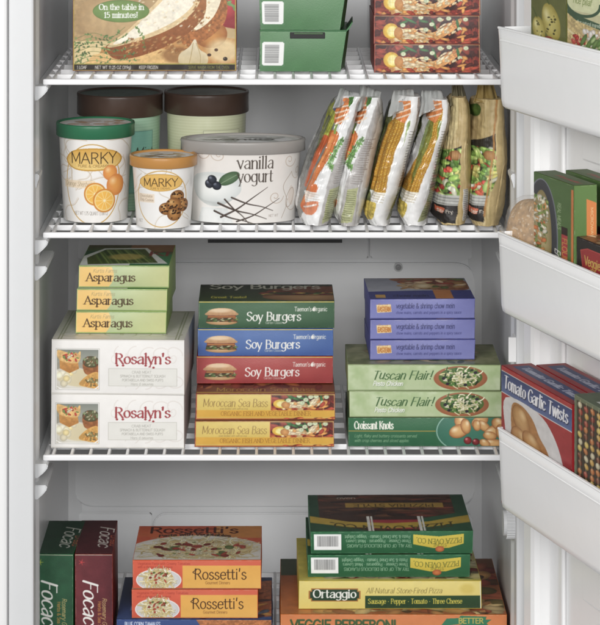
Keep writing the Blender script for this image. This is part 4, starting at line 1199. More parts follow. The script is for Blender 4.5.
# fan switch disc and small clip on the right wall
bm = bmesh.new()
c = Vector((XR, 3.60, WZ(523, 3.60)))
rod_bm(bm, c, c - Vector((.012, 0, 0)), .0195, 32); rod_bm(bm, c - Vector((.012, 0, 0)), c - Vector((.016, 0, 0)), .0165, 32)
for k in range(32):
    a = k * math.tau / 32
    box_v = c + Vector((-.006, .0195 * math.cos(a), .0195 * math.sin(a)))
    rod_bm(bm, box_v - Vector((.006, 0, 0)), box_v + Vector((.006, 0, 0)), .0013, 6)
F(link('control_knob', bm_mesh('control_knob', bm), M_LINER))
bm = bmesh.new()
box_bm(bm, .309, .3205, 3.572, 3.578, WZ(362, 3.575), WZ(337, 3.575), .0012); box_bm(bm, .3165, .3200, 3.574, 3.60, WZ(362, 3.575), WZ(337, 3.575), .0012)
F(link('wall_clip', bm_mesh('wall_clip', bm), M_FACE))

# wire shelves
def wire_shelf(zt, label, first=None):
    root = empty('wire_shelf', (0, YS, zt), 0, label, 'shelf', 'white wire shelves in the freezer')
    x0, x1 = -.3105, .3105; D = .415
    bm = bmesh.new(); box_bm(bm, x0, x1, 0, .0062, -TH, -.0002, .0022, 3)
    link('front_rail', bm_mesh('front_rail', bm), M_WIRE, root)
    for s in (-1, 1):
        bm = bmesh.new(); rod_bm(bm, (s * (.3105 - .0035), .004, -.0052), (s * (.3105 - .0035), D, -.0052), .0036, 10)
        link('side_rail', bm_mesh('side_rail', bm), M_WIRE, root)
    bm = bmesh.new(); box_bm(bm, -.0020, .0020, .003, D + .002, -.0064, -.0002, .0013, 3)
    me = bm_mesh('wire', bm); me.materials.append(M_WIRE)
    n = 25
    for i in range(n):
        o = link('wire', me, None, root); o.location = (x0 + .013 + (x1 - x0 - .026) * i / (n - 1), 0, 0)
    bm = bmesh.new(); box_bm(bm, x0 + .003, x1 - .003, -.0014, .0014, -.0080, -.0005, .0011, 3)
    me2 = bm_mesh('cross_wire', bm); me2.materials.append(M_WIRE)
    ys = [0, .061, .121, .181, .241, .301, .361, .413]
    for y in ys[1:]:
        o = link('cross_wire', me2, None, root); o.location = (0, y, 0)
    # webs that round the cells next to the front rail
    bm = bmesh.new()
    for i in range(n):
        x = x0 + .013 + (x1 - x0 - .026) * i / (n - 1)
        for s in (-1, 1):
            vs = [bm.verts.new(p) for p in ((x, .0050, -.0014), (x + s * .0072, .0050, -.0014), (x + s * .0032, .0068, -.0014), (x + s * .0012, .011, -.0014), (x, .011, -.0014))]
            bm.faces.new(vs)
    bmesh.ops.recalc_face_normals(bm, faces=bm.faces)
    r = bmesh.ops.extrude_face_region(bm, geom=list(bm.faces)); bmesh.ops.translate(bm, verts=[g for g in r['geom'] if isinstance(g, bmesh.types.BMVert)], vec=(0, 0, -.003))
    o = link('corner_web', bm_mesh('corner_web', bm), M_WIRE, root); tag(o, kind='stuff')
    return root
sh = wire_shelf(ZS[1], 'topmost white wire shelf, under the bread box and the green cartons')
for k, lab in ((2, 'second white wire shelf from the top, carrying the ice cream tubs and vegetable bags'),
               (3, 'white wire shelf carrying the soy burger and asparagus box stacks'),
               (4, 'lowest white wire shelf, under the pizza and focaccia boxes')):
    c = copy_tree(sh); c.location = (0, YS, ZS[k]); c['label'] = lab

# ---------------- the door, swung open past the right side
ES = Vector((.2953, -.9554, 0)).normalized()     # along the door, hinge to handle
EN = Vector((-ES.y * -1, 0, 0))
EN = Vector((-.9554, -.2953, 0)).normalized()    # out of the door's inner face, to the left
DANG = math.atan2(ES.y, ES.x)
BINY = 3.40
ORG = Vector((WX(497, BINY), BINY, 0))            # far, outer, upper corner line of the bins
BD = .108                                          # how far the bins stand off the door
def dpt(s, n, z): # s along the door, n from the bins' outer face towards the door
    return ORG + ES * s - EN * n + Vector((0, 0, z))
DOORM = empty('x', (0, 0, 0)); bpy.data.objects.remove(DOORM)
def dobj(o, z=0.0, s=0.0, n=0.0):
    """local frame: x along the door, y towards the door skin, z up"""
    p = dpt(s, n, z)
    o.location = p; o.rotation_euler = (0, 0, DANG)
    return o
# check handedness: local +y must point into the door (-EN)
YV = Vector((-math.sin(DANG), math.cos(DANG), 0))
SGN = 1.0 if YV.dot(-EN) > 0 else -1.0
door = box('door', -.155, .60, SGN * (BD + .012), SGN * (BD + .07), BOTZ - .05, TOPZ + .08, M_DOOR, bev=.006)
dobj(door); door.parent = fz; door.location = door.location - fz.location
def D(name, s0, s1, n0, n1, z0, z1, m, bev=0.0):
    a, b = sorted((SGN * n0, SGN * n1))
    o = box(name, s0, s1, a, b, z0, z1, m, door, bev)
    return o
D('gasket', -.1555, -.135, BD + .0, BD + .0119, BOTZ - .03, TOPZ + .05, M_GASKET, .003)
D('door_rim', -.128, -.088, BD - .022, BD + .0119, BOTZ, TOPZ, M_DOOR, .009)
D('door_skin', -.0875, .60, BD - .0, BD + .0119, BOTZ, TOPZ, M_DOOR, .003)
D('moulded_rib', -.045, -.030, BD - .006, BD - .0002, BOTZ + .02, TOPZ - .02, M_DOOR, .0028)
for z0, z1 in ((WZ(372, 3.4), WZ(316, 3.4)), (WZ(160, 3.4), WZ(118, 3.4)), (WZ(600, 3.4), WZ(520, 3.4))):
    D('moulded_panel', .03, .40, BD - .005, BD - .0002, z0, z1, M_DOOR, .0024)

def door_bin(py_top, label):
    zt = WZ(py_top, BINY); H = MM(80, BINY)
    root = empty('door_bin', dpt(0, 0, zt - H), DANG, label, 'door bin', 'white door bins')
    L = .62; w = .0032
    g = SGN
    # curved front wall: draws in at the foot and rolls under
    prof = [(0.0, H), (0.0010, H * .86), (.0022, H * .5), (.0034, H * .10), (.0046, H * .035), (.0075, .001), (.014, 0)]
    bm = bmesh.new()
    rows = []
    ends = [0.0, .0012, .004, .009] + list(np.linspace(.02, L, 26))
    for (n, z) in prof:
        r = []
        for x in ends:
            rn = .009 - math.sqrt(max(0, .009 ** 2 - (.009 - min(x, .009)) ** 2))
            r.append(bm.verts.new((x + min(n, .0046) * .7, g * (n + rn), z)))
        rows.append(r)
    for i in range(len(rows) - 1):
        for j in range(len(ends) - 1):
            bm.faces.new([rows[i][j], rows[i][j + 1], rows[i + 1][j + 1], rows[i + 1][j]])
    bmesh.ops.recalc_face_normals(bm, faces=bm.faces)
    me = bm_mesh('front_wall', bm, True)
    o = link('front_wall', me, M_DOOR, root)
    sm = o.modifiers.new('thick', 'SOLIDIFY'); sm.thickness = w; sm.offset = 1 if False else 0
    # end wall, floor and rim
    def B(name, s0, s1, n0, n1, z0, z1, bev):
        a, b = sorted((g * n0, g * n1)); return box(name, s0, s1, a, b, z0, z1, M_DOOR, root, bev)
    B('end_wall', .0008, .0042, .009, BD - .003, .003, H + .0005, .0012)
    B('bin_floor', .014, L, .014, BD - .003, .0010, .0040, .001)
    B('rim', .006, L, -.0022, .0022, H - .0014, H + .0016, .0011)
    B('embossed_line', .012, L, -.0013, .001, H * .84, H * .855, .0003)
    return root
b1 = door_bin(27, 'upper white door bin holding the green pepper box and the salad box')
b2 = door_bin(231.5, 'middle white door bin holding the bread loaf and the flounder boxes')
b3 = door_bin(427, 'lower white door bin holding the red garlic twist boxes')
BZ = {1: WZ(27, BINY) - MM(80, BINY) + .0041, 2: WZ(231.5, BINY) - MM(80, BINY) + .0041, 3: WZ(427, BINY) - MM(80, BINY) + .0041}

# ------------------------------------------------------------------ materials of card sides
def card(name, c, r=.5): return mat(name, c, r, .08, 300, vary=.03)
C_KRAFT = card('kraft_card', 'b9a27c'); C_WHITE = card('white_card', 'e6e3dd'); C_GREEN = card('green_card', '2f6a42')
C_RED = card('dark_red_card', '7a2a20'); C_LIME = card('lime_card', '9fb96a'); C_DKG = card('olive_card', '3f5a3a')
C_YEL = card('yellow_card', 'c9b44a'); C_OR = card('orange_card', 'b8682e'); C_BLUE = card('blue_card', '3a4a8a')
C_PURP = card('violet_card', '55589a'); C_TUS = card('sage_card', '93a374'); C_NAVY = card('navy_card', '24345e'); C_BOX = card('leaf_green_card', '3f6e45')
C_ROSS = card('terracotta_card', 'c0552e'); C_SOYB = card('mid_blue_card', '355a9a'); C_SOYR = card('brick_red_card', 'a8322a')

def stack_box(name, label, cat, group, xl, xr, Y, zb, ytop, ybot, depth, side, arts, rot=0, seed=0, **kw):
    """front face edges at photograph x = xl, xr at distance Y; height from the two edges' rows"""
    w = MM(xr - xl, Y); h = MM(ybot - ytop, Y)
    r = carton(name, label, cat, group, (WX(xl, Y), Y, zb), w, depth, h, side, arts, math.radians(rot), seed, **kw)
    return r, zb + h

# shelf 1 -----------------------------------------------------------
Y = YS * 309 / 301.2
stack_box('bread_box', 'upright bread box with sliced loaf and green oval on its front, on the top shelf', 'food box', None, 73, 236, Y, ZS[1] + .0003, 71 - 108, 71, .052, C_RED, {'front': (art_bread(), 'front_panel')}, 0, 3, gloss=True)
# green takeaway style cartons
Yg = YS * 309 / 301.6
def green_box(z, label, xo, seed, ytop, ybot):
    w = MM(80, Yg); h = MM(ybot - ytop, Yg); dp = .125
    root = empty('green_carton', (WX(260, Yg) + xo, Yg, z), math.radians(-1.5), label, 'food box', 'green barcoded cartons on the top shelf')
    c = Carton(w, dp, h, seed, .0012, taper=(.0004, .0085))
    v, f = c.body(); link('carton', raw_mesh('carton', v, f), C_BOX, root)
    link('front_panel', c.panel('front', ART_G), M_PRINT, root)
    # thumb slot cut in the lid edge, and the flap standing off on the right
    bm = bmesh.new(); box_bm(bm, MM(30, Yg), MM(65, Yg), -.0026, -.0010, h - MM(7.5, Yg), h - MM(1.2, Yg), .0007)
    link('thumb_slot', bm_mesh('thumb_slot', bm), M_SLOT, root)
    bm = bmesh.new(); box_bm(bm, MM(34, Yg), MM(63, Yg), -.0034, -.0022, h - MM(3.2, Yg), h - MM(1.6, Yg), .0004)
    link('slot_lip', bm_mesh('slot_lip', bm), C_DKG, root)
    prism('side_flap', [(w + .0075, .002, h - .0025), (w + .0135, .002, h + .0035), (w + .0175, .002, h + .0115), (w + .0165, .002, h + .0125), (w + .012, .002, h + .0055), (w + .0068, .002, h - .001)], (0, .085, 0), C_BOX, root)
    prism('side_wing', [(w + .0002, .001, .002), (w + .0075, .001, h - .003), (w + .0125, .020, h - .001), (w + .006, .020, .004)], (0, .09, 0), C_DKG, root)
    prism('lid_edge', [(-.0005, -.0016, h - .0004), (w + .009, -.0016, h - .0004), (w + .010, -.0010, h + .0012), (-.0005, -.0010, h + .0012)], (0, dp, 0), C_BOX, root)
    return root, z + h + .0014
ART_G = art_greenbox()
r, z = green_box(ZS[1] + .0003, 'lower green carton with barcode sticker and dark thumb slot, on the top shelf', 0, 1, 31, 71.5)
green_box(z, 'upper green carton with barcode sticker, stacked on the other green carton', -.0003, 2, -9, 30)
# shrimp dinners
Y = YS * 309 / 302.8; z = ZS[1] + .0003; ash = art_shrimp()
r0, z = stack_box('seafood_dinner_box', 'dark red seafood dinner box at the bottom of its stack, standing on the top shelf', 'food box', 'seafood dinner boxes on the top shelf', 374, 480, Y, z, 44.3, 73, .16, C_RED, {'front': (ash, 'front_panel')}, 0, 5)
for lab in ('dark red seafood dinner box in the middle of the stack on the top shelf', 'dark red seafood dinner box topmost of its stack, cut by the photo edge'):
    c = copy_tree(r0); c.location = (r0.location.x + random.uniform(-.001, .001), Y + random.uniform(0, .002), z); c['label'] = lab; z += MM(28.7, Y)

# shelf 3 -----------------------------------------------------------
def lay(root, x, Y, z, label, rot=0):
    root.location = (x, Y, z); root.rotation_euler = (0, 0, math.radians(rot)); root['label'] = label
Yr = YS * 685 / (448 + 230)
ar = art_ros()
r0, z = stack_box('appetizer_box', 'white appetizer box lettered in red, lower of the two, standing on the wire shelf', 'food box', 'white red-lettered appetizer boxes', 51, 184.5, Yr, ZS[3] + .0003, 393.5, 448, .195, C_WHITE, {'front': (ar, 'front_panel'), 'top': (art_ros_top(), 'top_panel')}, -1.0, 11, bulge=.0014)
c = copy_tree(r0); lay(c, WX(51.5, Yr), Yr - .002, z, 'white appetizer box lettered in red, upper of the two, with asparagus boxes on it', -2.2); z += MM(54.5, Yr) + .0006
Ya = 3.678; aa = art_asp(); at = art_asp_top()
r0, z1 = stack_box('asparagus_box', 'bottom asparagus box of three, resting on the white appetizer box', 'food box', 'green and yellow asparagus boxes', 76, 166.5, Ya, z + .0006, 311.8, 334, .158, C_LIME, {'front': (aa, 'front_panel'), 'top': (at, 'top_panel')}, -1, 21)
c = copy_tree(r0); lay(c, WX(77, Ya), Ya - .001, z1 + .0008, 'middle asparagus box, between the other two asparagus boxes', -2.2)
c = copy_tree(r0); lay(c, WX(78.8, Ya), Ya + .001, z1 + .0016 + MM(22.2, Ya), 'top asparagus box with its lid picture in view', -1.2)
# soy burgers over sea bass
Yb = YS * 685 / (447 + 230); ab = art_bass()
r0, z = stack_box('sea_bass_box', 'yellow sea bass dinner box at the very bottom, on the wire shelf', 'food box', 'yellow sea bass dinner boxes', 195, 334, Yb, ZS[3] + .0003, 420.5, 447, .175, C_RED, {'front': (ab, 'front_panel'), 'top': (art_bass_top(), 'top_panel')}, .3, 31)
c = copy_tree(r0); lay(c, WX(196, Yb), Yb + .0005, z + .0008, 'yellow sea bass dinner box right under the red soy burger box', 0); z += MM(26.5, Yb) + .0016
for (bg, bg2, nm, lab, y0, y1, sd, tp, xl, rt) in (('a83430', '94282a', 'soy_burger_box', 'red soy burger box, lowest of the three soy burger boxes', 357.2, 384.4, 41, 0, 197, .4), ('4468a8', '34569a', 'soy_burger_box', 'blue soy burger box, between the green one and the red one', 330, 357.2, 42, 0, 198, .2), ('3f6444', '2f5238', 'soy_burger_box', 'green soy burger box, top of its stack', 302.8, 330, 43, 1, 199, .5)):
    pr = {'front': (art_soy(bg, bg2), 'front_panel')}
    if tp: pr['top'] = (art_soy_top(), 'top_panel')
    r, z = stack_box(nm, lab, 'food box', 'soy burger boxes', xl, xl + 135.5, Yb + .053, z + .0005, y0, y1, .12, {41: C_SOYR, 42: C_SOYB, 43: C_DKG}[sd], pr, rt, sd)
# croissants, tuscan, chow mein
Yc = YS * 685 / (446.5 + 230)
r, z = stack_box('croissant_box', 'dark green croissant box at the foot of the right stack', 'food box', None, 348.5, 503, Yc, ZS[3] + .0003, 417.5, 446.5, .15, C_DKG, {'front': (art_croissant(), 'front_panel')}, 0, 51)
r0, z = stack_box('pesto_dinner_box', 'pale green pesto dinner box lying on the dark green croissant box', 'food box', 'pale green pesto dinner boxes', 349, 502, Yc + .001, z + .0004, 391.5, 417.5, .13, C_TUS, {'front': (art_tuscan(), 'front_panel'), 'top': (art_tuscan_top(), 'top_panel')}, -.3, 52)
c = copy_tree(r0); lay(c, WX(347.5, Yc), Yc + .001, z + .0006, 'pale green pesto dinner box with the violet boxes standing on it', -.3); z += MM(26, Yc) + .001
Yp = 3.68; ac = art_chow()
r0, z1 = stack_box('chow_mein_box', 'violet chow mein box, lowest of three, on the pale green box', 'food box', 'violet chow mein boxes', 370, 475, Yp, z + .0006, 342, 362, .15, C_PURP, {'front': (ac, 'front_panel'), 'top': (art_chow_top(), 'top_panel')}, 1.0, 61)
c = copy_tree(r0); lay(c, WX(370, Yp), Yp, z1 + .0006, 'middle violet chow mein box of three', .8)
c = copy_tree(r0); lay(c, WX(370, Yp) - .0002, Yp - .001, z1 + .0012 + MM(20.2, Yp), 'topmost violet chow mein box showing its lid picture', 1.2)

# shelf 4 -----------------------------------------------------------
Yq = 3.665; Z4 = ZS[4] + .0003
zt = WZ(554, Yq)
for (xl, xr, b1_, b2_, m_, lab, dk, rt) in ((33.5, 73.5, '2c6040', '245236', C_GREEN, 'dark green focaccia box on edge beside the left wall', 1, -2), (75, 113, '6e2a30', '5c2028', C_RED, 'dark red focaccia box on edge beside the green one', 0, 1)):
    w = MM(xr - xl, Yq)
    carton('focaccia_box', lab, 'food box', 'focaccia boxes on edge', (WX(xl, Yq), Yq, Z4), w, .165, zt - Z4, m_, {'front': (art_foc(b1_, b2_, dk), 'front_panel'), 'top': (art_foc_top(mixc(b1_, '000000', .35), mixc(b2_, '000000', .1)), 'top_panel')}, math.radians(rt), 70 + dk)
Yt = 3.67
r, z = stack_box('tamale_box', 'dark blue box under the pasta boxes on the lowest shelf', 'food box', None, 117, 272, Yt, Z4, 619, 619 + (WZ(619, Yt) - Z4) * PF / Yt, .19, C_NAVY, {'front': (art_blue(), 'front_panel'), 'top': (art_blue_top(), 'top_panel')}, 0, 75)
ao = art_rossetti(); Yo = 3.672
r0, z1 = stack_box('pasta_dinner_box', 'lower orange pasta dinner box, resting on the dark blue box', 'food box', 'orange and yellow pasta dinner boxes', 132, 257.5, Yo, z + .0006, 590.5, 619.5, .165, C_ROSS, {'front': (ao, 'front_panel'), 'top': (art_rossetti_top(), 'top_panel')}, 0, 76)
c = copy_tree(r0); lay(c, WX(133, Yo), Yo - .001, z1 + .0008, 'upper orange pasta dinner box with spaghetti picture on its lid', 0); c.scale = (1.018, 1, 1)
Yv = 3.65
r, z = stack_box('veggie_pizza_box', 'large orange pizza box at the bottom of the right stack', 'food box', None, 280.5, 507, Yv, Z4, 614, 614 + (WZ(614, Yv) - Z4) * PF / Yv, .255, C_OR, {'front': (art_pepperoni(), 'front_panel'), 'top': (art_pepperoni_top(), 'top_panel')}, 0, 81)
Yw = 3.67
r, z = stack_box('vegetable_pizza_box', 'yellow and dark green pizza box on the large orange box', 'food box', None, 299, 481.5, Yw, z + .0008, 583, 611, .205, C_YEL, {'front': (art_ortaggio(), 'front_panel'), 'top': (art_ortaggio_top(), 'top_panel')}, .4, 82)
Yx = 3.685
r0, z1 = stack_box('stone_pizza_box', 'lower dark green pizza box printed upside down, on the yellow pizza box', 'food box', 'dark green upside-down pizza boxes', 308, 470, Yx, z + .0008, 555.5, 578, .185, C_GREEN, {'front': (art_oven(), 'front_panel'), 'top': (art_oven_top(), 'top_panel')}, .3, 83)
c = copy_tree(r0); lay(c, WX(311, Yx), Yx + .001, z1 + .0008, 'upper dark green pizza box printed upside down, with its lid in view', .6)

# ------------------------------------------------------------------ tubs
def lathe(prof, seg=64, smooth=True, ex=1.0, a0=0, a1=math.tau):
    closed = abs(a1 - a0 - math.tau) < 1e-6
    n = seg if closed else seg + 1
    ang = a0 + (a1 - a0) * np.arange(n) / seg
    P = np.array(prof)
    co = np.zeros((len(P), n, 3))
    co[..., 0] = P[:, 0:1] * np.cos(ang)[None] * ex
    co[..., 1] = P[:, 0:1] * np.sin(ang)[None]
    co[..., 2] = P[:, 1:2]
    return co.reshape(-1, 3), grid_faces(n, len(P), False, closed)
def tub(name, label, x, y, z, rt, rb, h, lid_h, art, lidart, lid_col, body_col, ex=1.0, cat='tub', overhang=.0028):
    root = empty(name, (x, y, z), 0, label, cat)
    M = mat('tub_' + body_col, body_col, .35, .05, 100, coat=.2)
    ML = mat('lid_' + lid_col, lid_col, .36, .08, 90, coat=.1)
    prof = [(0, .002), (rb - .004, .002), (rb - .0025, 0), (rb, .0015), (rb + .1 * (rt - rb), .1 * h), (rt, h)]
    v, f = lathe(prof, 96, ex=ex)
    link('tub_body', raw_mesh('tub_body', v, f, smooth=True), M, root)
    # printed wrap, 190 degrees round the front
    nx = int(art.w * RES * (1.25 if h > .05 else 1)); ny = int(art.h * RES)
    img = lin(art.out(nx, ny)) * ALB
    a = np.radians(np.linspace(-90 - 95, -90 + 95, nx)); t = np.linspace(1, .012, ny)
    A, T = np.meshgrid(a, t)
    rr = rb + (rt - rb) * T + .0004
    co = np.stack([rr * np.cos(A) * ex + .0, rr * np.sin(A), T * (h - .001)], -1).reshape(-1, 3)
    link('printed_wrap', raw_mesh('printed_wrap', co, grid_faces(nx, ny, True), img.reshape(-1, 3), True), M_PRINTG, root)
    # lid: skirt, rolled rim, sunken top
    R = rt + overhang
    prof = [(R - .0008, h - lid_h), (R + .0006, h - lid_h + .001), (R + .0004, h - .004), (R + .0009, h - .001), (R + .0002, h + .0012), (R - .0018, h + .0014), (R - .0032, h - .0002), (R - .0036, h - .0012)]
    v, f = lathe(prof, 96, ex=ex)
    lo = link('lid', raw_mesh('lid', v, f, smooth=True), ML, root)
    n = 60
    img = lin(lidart.out(n, n)) * ALB
    g = np.linspace(0, 1, 24); th = np.linspace(0, math.tau, 97)[:-1]
    co = []; cl = []
    Gm, Tm = np.meshgrid(g, th, indexing='ij')
    r_ = (R - .0035) * Gm
    X = r_ * np.cos(Tm) * ex; Yy = r_ * np.sin(Tm)
    col = lidart.sample((np.cos(Tm) * Gm * .48 + .5) * 80, (.5 - np.sin(Tm) * Gm * .48) * 80)
    co = np.stack([X, Yy, np.full_like(X, h - .0012)], -1).reshape(-1, 3)
    link('lid_print', raw_mesh('lid_print', co, grid_faces(96, 24, False, True), lin(col).reshape(-1, 3) * ALB), M_PRINT, lo)
    return root
Z2 = ZS[2] + .0003
def radpx(wpx, Y): return MM(wpx, Y) / 2
# mint and cream tubs at the back
yk = 3.83
def h_from(pytopcentre, Y): return WZ(pytopcentre, Y) - Z2
tub('mint_tub', 'large mint green tub with dark brown lid, behind the orange tub', WX(120, yk), yk, Z2, radpx(81, yk), radpx(76, yk), h_from(92.5, yk), MM(21, yk), art_bigtub('a6ccae', '94bf9e', '7cbcac', 'Mint'), art_lid('34503f', '34503f', ['3a5846', '2c4434'], 2, up=.05), '4a3a32', 'a6c8a6')
tub('cream_tub', 'large pale yellow-green tub with dark brown lid, behind the grey lidded tub', WX(206.5, yk + .01), yk + .01, Z2, radpx(80, yk), radpx(74, yk), h_from(92, yk), MM(20, yk), art_bigtub('cfd2ae', 'b9bd96', 'd8dab8', ''), art_lid('4e4e3c', '4e4e3c', ['54543f', '444434'], 3, up=.05), '4a3a32', 'cfd2ae')
y1 = 3.72
tub('sherbet_tub', 'white tub with green lid and oranges on its label, leftmost of the front tubs', WX(95.5, y1), y1, Z2, radpx(73.5, y1), radpx(63, y1), h_from(122, y1), MM(12.6, y1), art_marky_orange(), art_lid('ece6de', 'ffffff', ['c98656', 'd89c6c', 'b58a5a', 'ece4d8'], 4, up=.6), '2f6b4c', 'f0ede8')
y2 = 3.665
tub('cookie_tub', 'small white tub with caramel brown lid and cookies on its label', WX(163.5, y2), y2, Z2, radpx(62.5, y2), radpx(53.5, y2), h_from(154.5, y2), MM(10, y2), art_marky_cookie(), art_lid('ece4d4', 'ffffff', ['c99a5a', 'b07c44', 'd8b880', '8a643c'], 6, up=.6), 'b9864a', 'f0ede8')
y3 = 3.715
tub('yogurt_tub', 'wide oval vanilla yogurt tub with grey lid, right of the cookie tub', WX(243, y3), y3, Z2, .048, .0425, h_from(138.5, y3), MM(11.5, y3), art_vanilla(), art_lid('e6e6e0', 'ffffff', ['9a9c94', 'ecece4', 'b0b2a8', '7a7c74'], 8, txt='vanilla', tc='4a4a44', up=.8), '989490', 'e8e2dc', ex=MM(116.5, y3) / 2 / .048)

# ------------------------------------------------------------------ bags of vegetables
def bag(name, label, group, cat, rows, art, ox, oy, Y, depth, material, flap=None, flapmat=None, seed=1, crest=(1, 1)):
    """rows: (py, left, ridge, right) outline in photograph pixels at distance Y; art canvas origin at (ox, oy)"""
    R = np.random.default_rng(seed)
    rows = sorted(rows)
    ys = np.array([r[0] for r in rows], float); ls = np.array([r[1] for r in rows], float); rs = np.array([r[2] for r in rows], float); rt = np.array([r[3] for r in rows], float)
    base = Vector((WX((ls[-1] + rt[-1]) / 2, Y), Y, Z2))
    root = empty(name, base, 0, label, cat, group)
    nv, nt = 200, 200
    py = np.linspace(ys[0], ys[-1], nv)
    def ip(a):
        # smooth interpolation
        i = np.interp(py, ys, a); k = np.ones(7) / 7
        p = np.pad(i, 3, mode='edge'); 
        o = np.convolve(p, k, 'valid'); o[0] = a[0]; o[-1] = a[-1]; return o
    l, rg, r = ip(ls) - 1.2, ip(rs), ip(rt) + 1.6
    th = np.linspace(-math.pi, math.pi, nt + 1)[:-1]
    T, P = np.meshgrid(th, py)
    L, RG, RR = l[:, None], rg[:, None], r[:, None]
    v = (P - ys[0]) / (ys[-1] - ys[0])
    fat = np.clip(np.minimum(v / .10, (1 - v) / .07), 0, 1) ** .5
    fr = np.cos(T)                                   # 1 front, -1 back
    sn = np.sin(T)
    mid = (L + RR) / 2; hw = (RR - L) / 2
    s = np.sign(sn) * np.abs(sn) ** .85
    px = mid + hw * s
    px = px + (RG - mid) * np.clip(fr, 0, 1) ** 1.4
    cpx, cpy = px.copy(), P.copy()
    # crumple
    w = vnoise(nv, nt, 28, 3, R) - .5
    w2 = vnoise(nv, nt, 10, 2, R) - .5
    vk = np.convolve(R.random(nt), np.ones(5) / 5, 'same')[None] - .5      # long creases down the bag
    w2 = w2 + vk * 2.0 * np.sin(np.pi * np.clip(v, 0, 1)) ** .5 * (.4 + vnoise(nv, nt, 40, 2, R))
    for q in (w, w2): q[:, -10:] = q[:, -10:] * np.linspace(1, 0, 10) + q[:, :1] * np.linspace(0, 1, 10)
    dep = depth * (.35 + .65 * fat)
    yy = Y + .003 + dep * (1 - np.sign(fr) * np.abs(fr) ** .9) * .5
    yy = yy + (w * .012 + w2 * .0065) * np.sin(np.abs(T)).clip(0.15, 1)
    px = px + w * 2.2 * (1 - np.abs(s) ** 4) + w2 * 1.3
    z = WZ(P, Y)
    z = np.maximum(z - (vnoise(nv, nt, 9, 2, R) - .5) * .003 * (v > .9) , Z2 + .0004 - 0 * z)
    x = WX(px, Y)
    co = np.stack([x - base.x, yy - base.y, z - base.z], -1)
    colr = art.sample(cpx - ox, cpy - oy)
    co = co.reshape(-1, 3); F_ = grid_faces(nt, nv, False, True)
    cols = lin(colr).reshape(-1, 3) * ALB
    # caps
    n0 = len(co); co = np.vstack([co, co[:nt].mean(0), co[-nt:].mean(0)]); cols = np.vstack([cols, cols[:nt].mean(0), cols[-nt:].mean(0)])
    i = np.arange(nt); j = (i + 1) % nt
    c0 = np.stack([i, j, np.full(nt, n0), np.full(nt, n0)], -1)
    me = raw_mesh('bag_film', co, F_, cols, True)
    o = link('bag_film', me, material, root)
    bm = bmesh.new(); bm.from_mesh(me); bm.verts.ensure_lookup_table()
    bm.faces.new([bm.verts[k] for k in range(nt)]); bm.faces.new([bm.verts[(nv - 1) * nt + k] for k in range(nt - 1, -1, -1)])
    bmesh.ops.recalc_face_normals(bm, faces=bm.faces); bm.to_mesh(me); bm.free()
    if flap:
        # crimped seal at the head of the bag, standing up behind its front edge
        P0 = [(p[0], p[1]) for p in flap]
        n = 26; m = 9
        A, Bq = np.meshgrid(np.linspace(0, 1, n), np.linspace(0, 1, m))
        bl, tl, tr, br = P0
        X = (bl[0] * (1 - A) + br[0] * A) * (1 - Bq) + (tl[0] * (1 - A) + tr[0] * A) * Bq
        Yp = (bl[1] * (1 - A) + br[1] * A) * (1 - Bq) + (tl[1] * (1 - A) + tr[1] * A) * Bq
        X = X + (vnoise(m, n, 4, 2, R) - .5) * 2; Yp = Yp + (vnoise(m, n, 5, 2, R) - .5) * 1.5
        dd = Y + .012 + Bq * .020 + .004 * np.sin(A * 15 + seed) + (vnoise(m, n, 4, 2, R) - .5) * .008
        co = np.stack([WX(X, Y) - base.x, dd - base.y, WZ(Yp, Y) - base.z], -1).reshape(-1, 3)
        fo = link('seal_flap', raw_mesh('seal_flap', co, grid_faces(n, m), None, True), flapmat, root)
        sm = fo.modifiers.new('t', 'SOLIDIFY'); sm.thickness = .0006
    return root
def micro(A, x0, y0, x1, y1, col, slope=0.0, n=20, wd=(6, 12)):
    R = random.Random(int(x0))
    for k in range(n):
        y = y0 + (y1 - y0) * k / n; x = x0 + (x1 - x0) * k / n
        A.line([(x, y), (x + R.uniform(*wd), y + slope * 8)], .7, col, .7)
